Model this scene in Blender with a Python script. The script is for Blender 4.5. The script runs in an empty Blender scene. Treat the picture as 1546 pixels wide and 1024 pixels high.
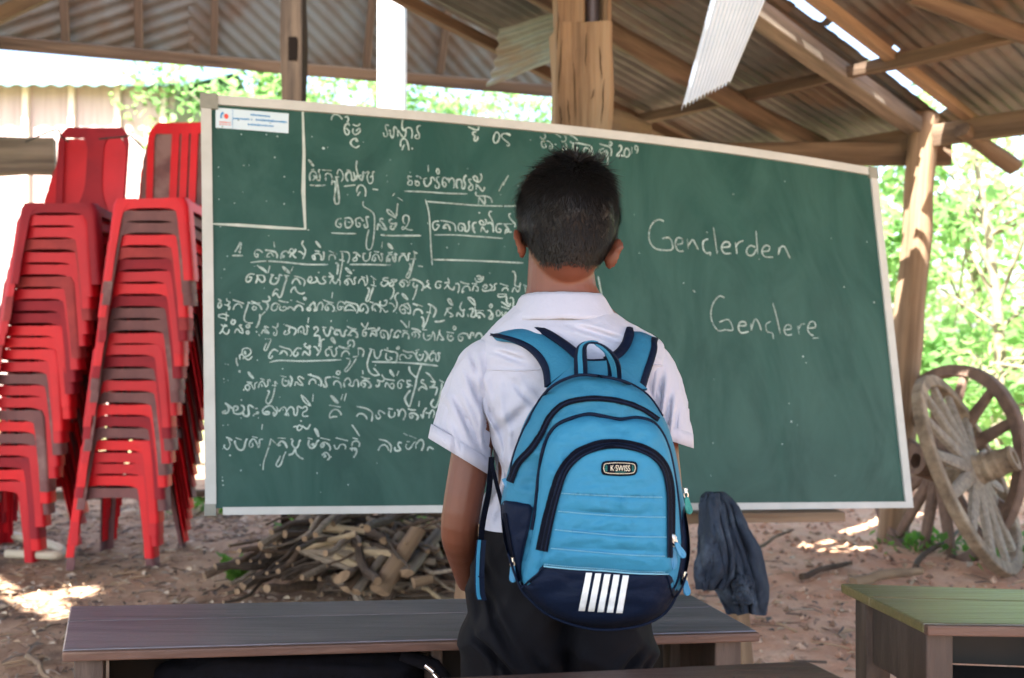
import bpy, bmesh, math, random
from mathutils import Vector, Matrix, noise as mnoise
from mathutils.bvhtree import BVHTree
R = math.radians
C = bpy.context.scene
col = C.collection
rnd = random.Random(11)
# ------------------------------------------------------------------ camera
H = 1.19; F = 1503.0; CX = 773.0; CY = 512.0
cam_d = bpy.data.cameras.new('camera'); cam = bpy.data.objects.new('camera', cam_d); col.objects.link(cam)
cam.location = (0, 0, H); cam.rotation_euler = (R(90), 0, 0)
cam_d.sensor_width = 36; cam_d.lens = 35.0; cam_d.clip_start = .05; cam_d.clip_end = 500
cam_d.dof.use_dof = True; cam_d.dof.focus_distance = 1.64; cam_d.dof.aperture_fstop = 5.2
C.camera = cam
# ------------------------------------------------------------------ sky, sun, exposure
SUN = Vector((-.36, -.52, .80)).normalized()          # direction towards the sun
w = bpy.data.worlds.new('World'); C.world = w; w.use_nodes = True
nt = w.node_tree; bg = nt.nodes['Background']
sky = nt.nodes.new('ShaderNodeTexSky'); sky.sky_type = 'NISHITA'; sky.sun_disc = False
sky.sun_elevation = math.asin(SUN.z); sky.sun_rotation = math.atan2(SUN.x, SUN.y)
sky.air_density = 1.0; sky.dust_density = 2.5; sky.ozone_density = 1.0
nt.links.new(sky.outputs[0], bg.inputs[0]); bg.inputs[1].default_value = .09
sl = bpy.data.lights.new('sun', 'SUN'); sl.energy = 5.0; sl.angle = R(.5); sl.color = (1, .95, .87)
so = bpy.data.objects.new('sun', sl); col.objects.link(so)
so.rotation_euler = SUN.to_track_quat('Z', 'Y').to_euler(); so.location = (-8, -10, 18)
C.view_settings.view_transform = 'Standard'; C.view_settings.look = 'None'
C.view_settings.exposure = 3.12; C.view_settings.gamma = 1
C.cycles.use_denoising = True
C.cycles.max_bounces = 8; C.cycles.diffuse_bounces = 5; C.cycles.transparent_max_bounces = 12
C.cycles.sample_clamp_indirect = 8
# ------------------------------------------------------------------ helpers
def at(px, py, d): return Vector(((px-CX)/F*d, d, H-(py-CY)/F*d))
def onz(px, py, z):
    d = (H-z)*F/(py-CY); return at(px, py, d)
def lerp(a, b, t): return a+(b-a)*t
def new_mesh(name, verts, faces, mats, parent=None, smooth=False, fm=None, loc=None):
    me = bpy.data.meshes.new(name); me.from_pydata([tuple(v) for v in verts], [], faces); me.update()
    for m in (mats if isinstance(mats, (list, tuple)) else [mats]): me.materials.append(m)
    if fm: me.polygons.foreach_set('material_index', fm)
    if smooth: me.polygons.foreach_set('use_smooth', [True]*len(me.polygons))
    o = bpy.data.objects.new(name, me); col.objects.link(o)
    if loc is not None: o.location = loc
    if parent: adopt(o, parent)
    return o
def adopt(o, p):
    o.parent = p; o.matrix_parent_inverse = Matrix.Translation(-p.location)
def tag(o, label=None, cat=None, group=None, kind=None):
    if label: o['label'] = label
    if cat: o['category'] = cat
    if group: o['group'] = group
    if kind: o['kind'] = kind
    return o
def thing(name, label, cat, loc=(0, 0, 0), group=None):
    o = bpy.data.objects.new(name, None); col.objects.link(o); o.location = loc; o.empty_display_size = .1
    return tag(o, label, cat, group)
class MB:
    def __init__(s): s.v = []; s.f = []; s.m = []
    def quad(s, a, b, c, d, m=0):
        n = len(s.v); s.v += [a, b, c, d]; s.f.append((n, n+1, n+2, n+3)); s.m.append(m)
    def hexa(s, p, m=0):
        """p: 8 points, bottom loop 0-3, top loop 4-7"""
        n = len(s.v); s.v += [Vector(q) for q in p]
        for f in ((3, 2, 1, 0), (4, 5, 6, 7), (0, 1, 5, 4), (1, 2, 6, 5), (2, 3, 7, 6), (3, 0, 4, 7)):
            s.f.append(tuple(n+i for i in f)); s.m.append(m)
    def box(s, x0, x1, y0, y1, z0, z1, m=0):
        s.hexa([(x0, y0, z0), (x1, y0, z0), (x1, y1, z0), (x0, y1, z0), (x0, y0, z1), (x1, y0, z1), (x1, y1, z1), (x0, y1, z1)], m)
    def grid(s, rows, m=0, close_u=False, close_v=False):
        n = len(s.v); R_ = len(rows); K = len(rows[0])
        for r in rows: s.v += [Vector(q) for q in r]
        for i in range(R_ if close_u else R_-1):
            for j in range(K if close_v else K-1):
                a = n+i*K+j; b = n+i*K+(j+1) % K; i2 = (i+1) % R_
                s.f.append((a, b, n+i2*K+(j+1) % K, n+i2*K+j)); s.m.append(m)
        return n
    def cap(s, pts, m=0, flip=False):
        n = len(s.v); s.v += [Vector(q) for q in pts]; ids = list(range(n, n+len(pts)))
        s.f.append(tuple(ids[::-1] if flip else ids)); s.m.append(m)
    def tube(s, pts, rad, seg=8, m=0, caps=True, jit=0):
        pts = [Vector(p) for p in pts]
        rows = []; up = Vector((0, 0, 1)); prev = None
        for i, p in enumerate(pts):
            t = (pts[min(i+1, len(pts)-1)]-pts[max(i-1, 0)]).normalized()
            if prev is None:
                a = t.cross(up)
                if a.length < .05: a = t.cross(Vector((1, 0, 0)))
            else: a = prev-t*prev.dot(t)
            a.normalize(); prev = a; b = t.cross(a)
            r = rad[i] if isinstance(rad, (list, tuple)) else rad
            rows.append([p+(a*math.cos(2*math.pi*k/seg)+b*math.sin(2*math.pi*k/seg))*r*(1+rnd.uniform(-jit, jit)) for k in range(seg)])
        s.grid(rows, m, close_v=True)
        if caps: s.cap(rows[0], m, True); s.cap(rows[-1], m)
    def slab(s, rows, th, m=0):
        """rows of points -> thick curved sheet"""
        K = len(rows[0]); N = len(rows); rows = [[Vector(q) for q in r] for r in rows]
        back = []
        for i in range(N):
            br = []
            for j in range(K):
                du = rows[min(i+1, N-1)][j]-rows[max(i-1, 0)][j]; dv = rows[i][min(j+1, K-1)]-rows[i][max(j-1, 0)]
                nn = du.cross(dv)
                nn = nn.normalized() if nn.length > 1e-9 else Vector((0, 0, 1))
                br.append(rows[i][j]+nn*th)
            back.append(br)
        s.grid(rows, m); s.grid([r[::-1] for r in back], m)
        s.grid([rows[0], back[0]], m); s.grid([back[-1], rows[-1]], m)
        s.grid([[r[0] for r in back], [r[0] for r in rows]], m); s.grid([[r[-1] for r in rows], [r[-1] for r in back]], m)
    def build(s, name, mats, parent=None, smooth=False, loc=None, merge=0):
        o = new_mesh(name, s.v, s.f, mats, parent, smooth, s.m, loc)
        if merge:
            bm = bmesh.new(); bm.from_mesh(o.data); bmesh.ops.remove_doubles(bm, verts=bm.verts, dist=merge)
            bmesh.ops.recalc_face_normals(bm, faces=bm.faces); bm.to_mesh(o.data); bm.free()
        return o
def catmull(pts, n=6, closed=False):
    P = [Vector(p) for p in pts]; out = []; N = len(P)
    for i in range(N if closed else N-1):
        p0, p1, p2, p3 = (P[(i-1) % N], P[i], P[(i+1) % N], P[(i+2) % N]) if closed else (P[max(i-1, 0)], P[i], P[i+1], P[min(i+2, N-1)])
        for k in range(n):
            t = k/n; t2 = t*t; t3 = t2*t
            out.append(.5*((2*p1)+(p2-p0)*t+(2*p0-5*p1+4*p2-p3)*t2+(3*p1-p0-3*p2+p3)*t3))
    if not closed: out.append(P[-1])
    return out
def bake(o, mods):
    """apply a list of (type, settings) modifiers to o"""
    for ty, st in mods:
        m = o.modifiers.new(ty, ty)
        for k, v in st.items(): setattr(m, k, v)
    dg = bpy.context.evaluated_depsgraph_get(); dg.update()
    ev = o.evaluated_get(dg); me = bpy.data.meshes.new_from_object(ev)
    old = o.data; o.modifiers.clear(); o.data = me; me.name = old.name
    me.polygons.foreach_set('use_smooth', [True]*len(me.polygons))
    return o
def fbm(p, s=1.0, oct=3): return mnoise.fractal(Vector(p)*s, 1.0, 2.0, oct, noise_basis='PERLIN_ORIGINAL')
# ------------------------------------------------------------------ materials
MATS = {}
def mat(name, c1, c2=None, rough=.7, scale=6, stretch=(1, 1, 1), bump=0., bscale=None, lo=.35, hi=.65, metal=0, spec=.5,
        detail=6, c3=None, s3=1.2, coat=0, trans=None, sheen=0, lo3=.5, hi3=.62, dist=0):
    m = bpy.data.materials.new(name); m.use_nodes = True; t = m.node_tree; N = t.nodes; L = t.links
    p = N['Principled BSDF']; p.inputs['Roughness'].default_value = rough; p.inputs['Metallic'].default_value = metal
    p.inputs['Specular IOR Level'].default_value = spec; p.inputs['Coat Weight'].default_value = coat
    p.inputs['Sheen Weight'].default_value = sheen
    tc = N.new('ShaderNodeTexCoord'); mp = N.new('ShaderNodeMapping'); mp.inputs['Scale'].default_value = stretch
    L.new(tc.outputs['Object'], mp.inputs[0])
    def nz(sc, det=detail):
        n = N.new('ShaderNodeTexNoise'); n.inputs['Scale'].default_value = sc; n.inputs['Detail'].default_value = det
        n.inputs['Roughness'].default_value = .62; n.inputs['Distortion'].default_value = dist; L.new(mp.outputs[0], n.inputs['Vector']); return n
    def ramp(src, lo, hi):
        r = N.new('ShaderNodeMapRange'); r.inputs[1].default_value = lo; r.inputs[2].default_value = hi; L.new(src, r.inputs[0]); return r.outputs[0]
    def mix(f, a, b):
        x = N.new('ShaderNodeMix'); x.data_type = 'RGBA'
        L.new(f, x.inputs[0])
        for i, q in ((6, a), (7, b)):
            if isinstance(q, tuple): x.inputs[i].default_value = (*q, 1)
            else: L.new(q, x.inputs[i])
        return x.outputs[2]
    c = None
    if c2:
        n1 = nz(scale); c = mix(ramp(n1.outputs[0], lo, hi), c1, c2)
        if c3: c = mix(ramp(nz(s3).outputs[0], lo3, hi3), c, c3)
        L.new(c, p.inputs['Base Color'])
    else: p.inputs['Base Color'].default_value = (*c1, 1)
    if bump:
        nb = nz(bscale or scale*2); b = N.new('ShaderNodeBump'); b.inputs['Strength'].default_value = bump; b.inputs['Distance'].default_value = .01
        L.new(nb.outputs[0], b.inputs['Height']); L.new(b.outputs[0], p.inputs['Normal'])
    if trans:
        out = N['Material Output']; tr = N.new('ShaderNodeBsdfTranslucent'); tr.inputs[0].default_value = (*trans, 1)
        ms = N.new('ShaderNodeMixShader'); ms.inputs[0].default_value = .55
        L.new(p.outputs[0], ms.inputs[1]); L.new(tr.outputs[0], ms.inputs[2]); L.new(ms.outputs[0], out.inputs[0])
    MATS[name] = m; return m
M_wood = mat('old_timber', (.095, .058, .034), (.048, .029, .018), .85, 5, (.25, 4, 4), .6, 9, c3=(.14, .092, .058), s3=2)
M_shadepost = mat('shaded_timber', (.024, .0155, .010), (.013, .009, .0065), .95, 5, (.25, 4, 4), .6, 9, c3=(.034, .023, .015), s3=2, spec=.1)  # brown far post; its shade is put into this very dark colour
M_post = mat('weathered_post', (.25, .158, .092), (.10, .06, .034), .85, 9, (.10, 3.5, 3.5), 1.0, 14, c3=(.27, .185, .115), s3=1.6)
M_grey = mat('grey_timber', (.165, .135, .105), (.075, .06, .046), .85, 6, (.25, 4, 4), .6, 9, c3=(.22, .18, .135), s3=2)
M_bright = mat('pale_timber', (.26, .175, .105), (.15, .095, .056), .8, 5, (.25, 4, 4), .4, 9)
M_desk = mat('sky_sheen_varnish', (.165, .142, .158), (.092, .079, .089), .36, 9, (.35, 5, 5), .25, 16, spec=.6, c3=(.185, .16, .17), s3=3)  # bluish grey base carries the sheen of the sky on dark varnish
M_deskr = mat('foliage_sheen_varnish', (.165, .145, .048), (.095, .078, .028), .29, 9, (.35, 5, 5), .3, 16, spec=.9, c3=(.16, .125, .05), s3=3)  # yellow-green base stands for foliage reflected in the worn varnish
M_edge = mat('worn_desk_edge', (.13, .070, .050), (.07, .038, .028), .6, 8, (.3, 5, 5), .3, 16, c3=(.20, .12, .085), s3=4)
M_in = mat('desk_inside_shade', (.016, .012, .010), (.010, .008, .007), .7, 9)  # near-black colour stands for the shade under the tabletop
M_leg = mat('desk_side_wood', (.068, .046, .037), (.038, .026, .021), .6, 7, (3, 3, .4), .35, 14, c3=(.10, .072, .058), s3=4)
M_tin = mat('zinc_sheet', (.128, .142, .136), (.076, .085, .081), .7, 2.5, (1, 1, 1), .1, 6, c3=(.125, .088, .06), s3=.9, metal=.15)
M_tin2 = mat('rusty_sheet', (.112, .115, .106), (.100, .066, .044), .75, 3, (1, 1, 1), .1, 6, c3=(.125, .13, .122), s3=1.2, metal=.1)
M_silver = mat('sky_tinted_zinc', (.46, .58, .78), (.38, .50, .70), .42, 4, (1, 1, 1), .1, 10, metal=.35)  # blue in the base stands for reflected sky
M_conc = mat('white_concrete', (.56, .55, .56), (.46, .45, .47), .9, 5, (1, 1, 1), .2, 20)
M_green = mat('chalkboard_green', (.0100, .058, .045), (.0074, .044, .0345), .5, 2.2, (1.6, 1.6, .9), 0, lo=.3, hi=.7, c3=(.029, .088, .071), s3=1.7, spec=.32, lo3=.40, hi3=.78, dist=2.2)
M_frame = mat('board_frame', (.47, .48, .46), (.40, .41, .39), .5, 8, (1, 1, 1), .05, 30)
M_corner = mat('board_corner', (.23, .235, .20), (.18, .185, .16), .6, 20)
M_sticker = mat('sticker_paper', (.50, .62, .70), (.46, .58, .66), .5, 5)
M_paint = mat('painted_line', (.46, .50, .47), (.30, .38, .34), .8, 30, lo=.3, hi=.7)
M_litter = None

# ================================================================== chalkboard on its easel
BC = [Vector((-.949, 3.035, .745)), Vector((1.376, 3.767, .642)), Vector((1.444, 3.593, -.61)), Vector((-.881, 2.86, -.506))]
BC = [v*.98 for v in BC]
BC = [Vector((v.x, v.y, v.z+H)) for v in BC]
bw = BC[1]-BC[0]; bh = BC[3]-BC[0]; bn = bw.cross(bh).normalized()
if bn.y > 0: bn = -bn                                   # towards the viewer
def bow(u): return .0255*4*u*(1-u)*(.8+.4*u)                # the upper edge is bowed
def bp(u, v, off=0): return BC[0]+bw*u+bh*(v-(1-v)*bow(min(1, max(0, u))))+bn*off
board = thing('chalkboard', 'large green chalkboard with chalk writing leaning on a wooden easel', 'chalkboard', bp(.5, 1))
m = MB(); m.slab([[bp(.01+.98*j/24, v, 0) for j in range(25)] for v in (.985, .015)], .012)
panel = m.build('board_panel', M_green, board)
def bar(u0, v0, u1, v1, o0=-.02, o1=.008):
    m = MB(); n = max(1, int((u1-u0)*24)); rows = []
    for i in range(n+1):
        u = lerp(u0, u1, i/n); rows.append([bp(u, v1, o0), bp(u, v1, o1), bp(u, v0, o1), bp(u, v0, o0)])
    m.grid(rows, 0, False, True); m.cap(rows[0], 0, True); m.cap(rows[-1]); return m
fw = .0125; fh = .0235
for q in ((.02, 0, .985, fh), (.02, 1-fh*.75, 1, 1), (0, .035, fw, .975), (1-fw, .03, 1, 1-fh*.75)):
    bar(*q).build('frame_rail', M_frame, board)
bar(-.001, -.002, .0205, .036, -.022, .011).build('corner_cap', M_corner, board)
bar(.984, -.002, 1.001, .031, -.022, .011).build('corner_cap', M_corner, board)
bar(-.001, .974, .012, 1.001, -.022, .006).build('corner_cap', M_corner, board)
def hit_board(px, py, off=.002):
    d = at(px, py, 1)-Vector((0, 0, H)); o = Vector((0, 0, H)); q = BC[0]+bn*off
    t = (q-o).dot(bn)/d.dot(bn); return o+d*t
# painted corner lines
bu = bw.normalized(); bv = bh.normalized()
def stroke(mb, P, wid, off, z0=0):
    P = [hit_board(x, y, off) for x, y in P]
    rows = []
    for i, p in enumerate(P):
        t = (P[min(i+1, len(P)-1)]-P[max(i-1, 0)])
        if t.length < 1e-6: t = bu
        n = bn.cross(t).normalized(); e = .55 if i in (0, len(P)-1) else 1
        ww = wid*e*(1+.35*mnoise.noise(p*60)); rows.append([p-n*ww/2, p+n*ww/2])
    mb.grid(rows)
m = MB(); stroke(m, [(457, 167), (459, 230), (458, 290), (461, 347)], .0105, .0012); stroke(m, [(318, 338), (360, 340), (420, 344), (462, 346)], .0085, .0016)
m.build('painted_lines', M_paint, board)
# chalk
def chalk_mat(name, a0, a1, cl):
    m = bpy.data.materials.new(name); m.use_nodes = True; t = m.node_tree; N = t.nodes; L = t.links; p = N['Principled BSDF']
    p.inputs['Base Color'].default_value = cl; p.inputs['Roughness'].default_value = .95; p.inputs['Specular IOR Level'].default_value = .1
    tc = N.new('ShaderNodeTexCoord'); n = N.new('ShaderNodeTexNoise'); n.inputs['Scale'].default_value = 90; n.inputs['Detail'].default_value = 4
    n2 = N.new('ShaderNodeTexNoise'); n2.inputs['Scale'].default_value = 9
    ad = N.new('ShaderNodeMath'); ad.operation = 'ADD'
    L.new(tc.outputs['Object'], n.inputs[0]); L.new(tc.outputs['Object'], n2.inputs[0]); L.new(n.outputs[0], ad.inputs[0]); L.new(n2.outputs[0], ad.inputs[1])
    r = N.new('ShaderNodeMapRange'); r.inputs[1].default_value = .74; r.inputs[2].default_value = 1.22; r.inputs[3].default_value = a0; r.inputs[4].default_value = a1
    L.new(ad.outputs[0], r.inputs[0]); L.new(r.outputs[0], p.inputs['Alpha']); return m
M_chalk = chalk_mat('chalk', .40, .92, (.42, .53, .50, 1))
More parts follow.
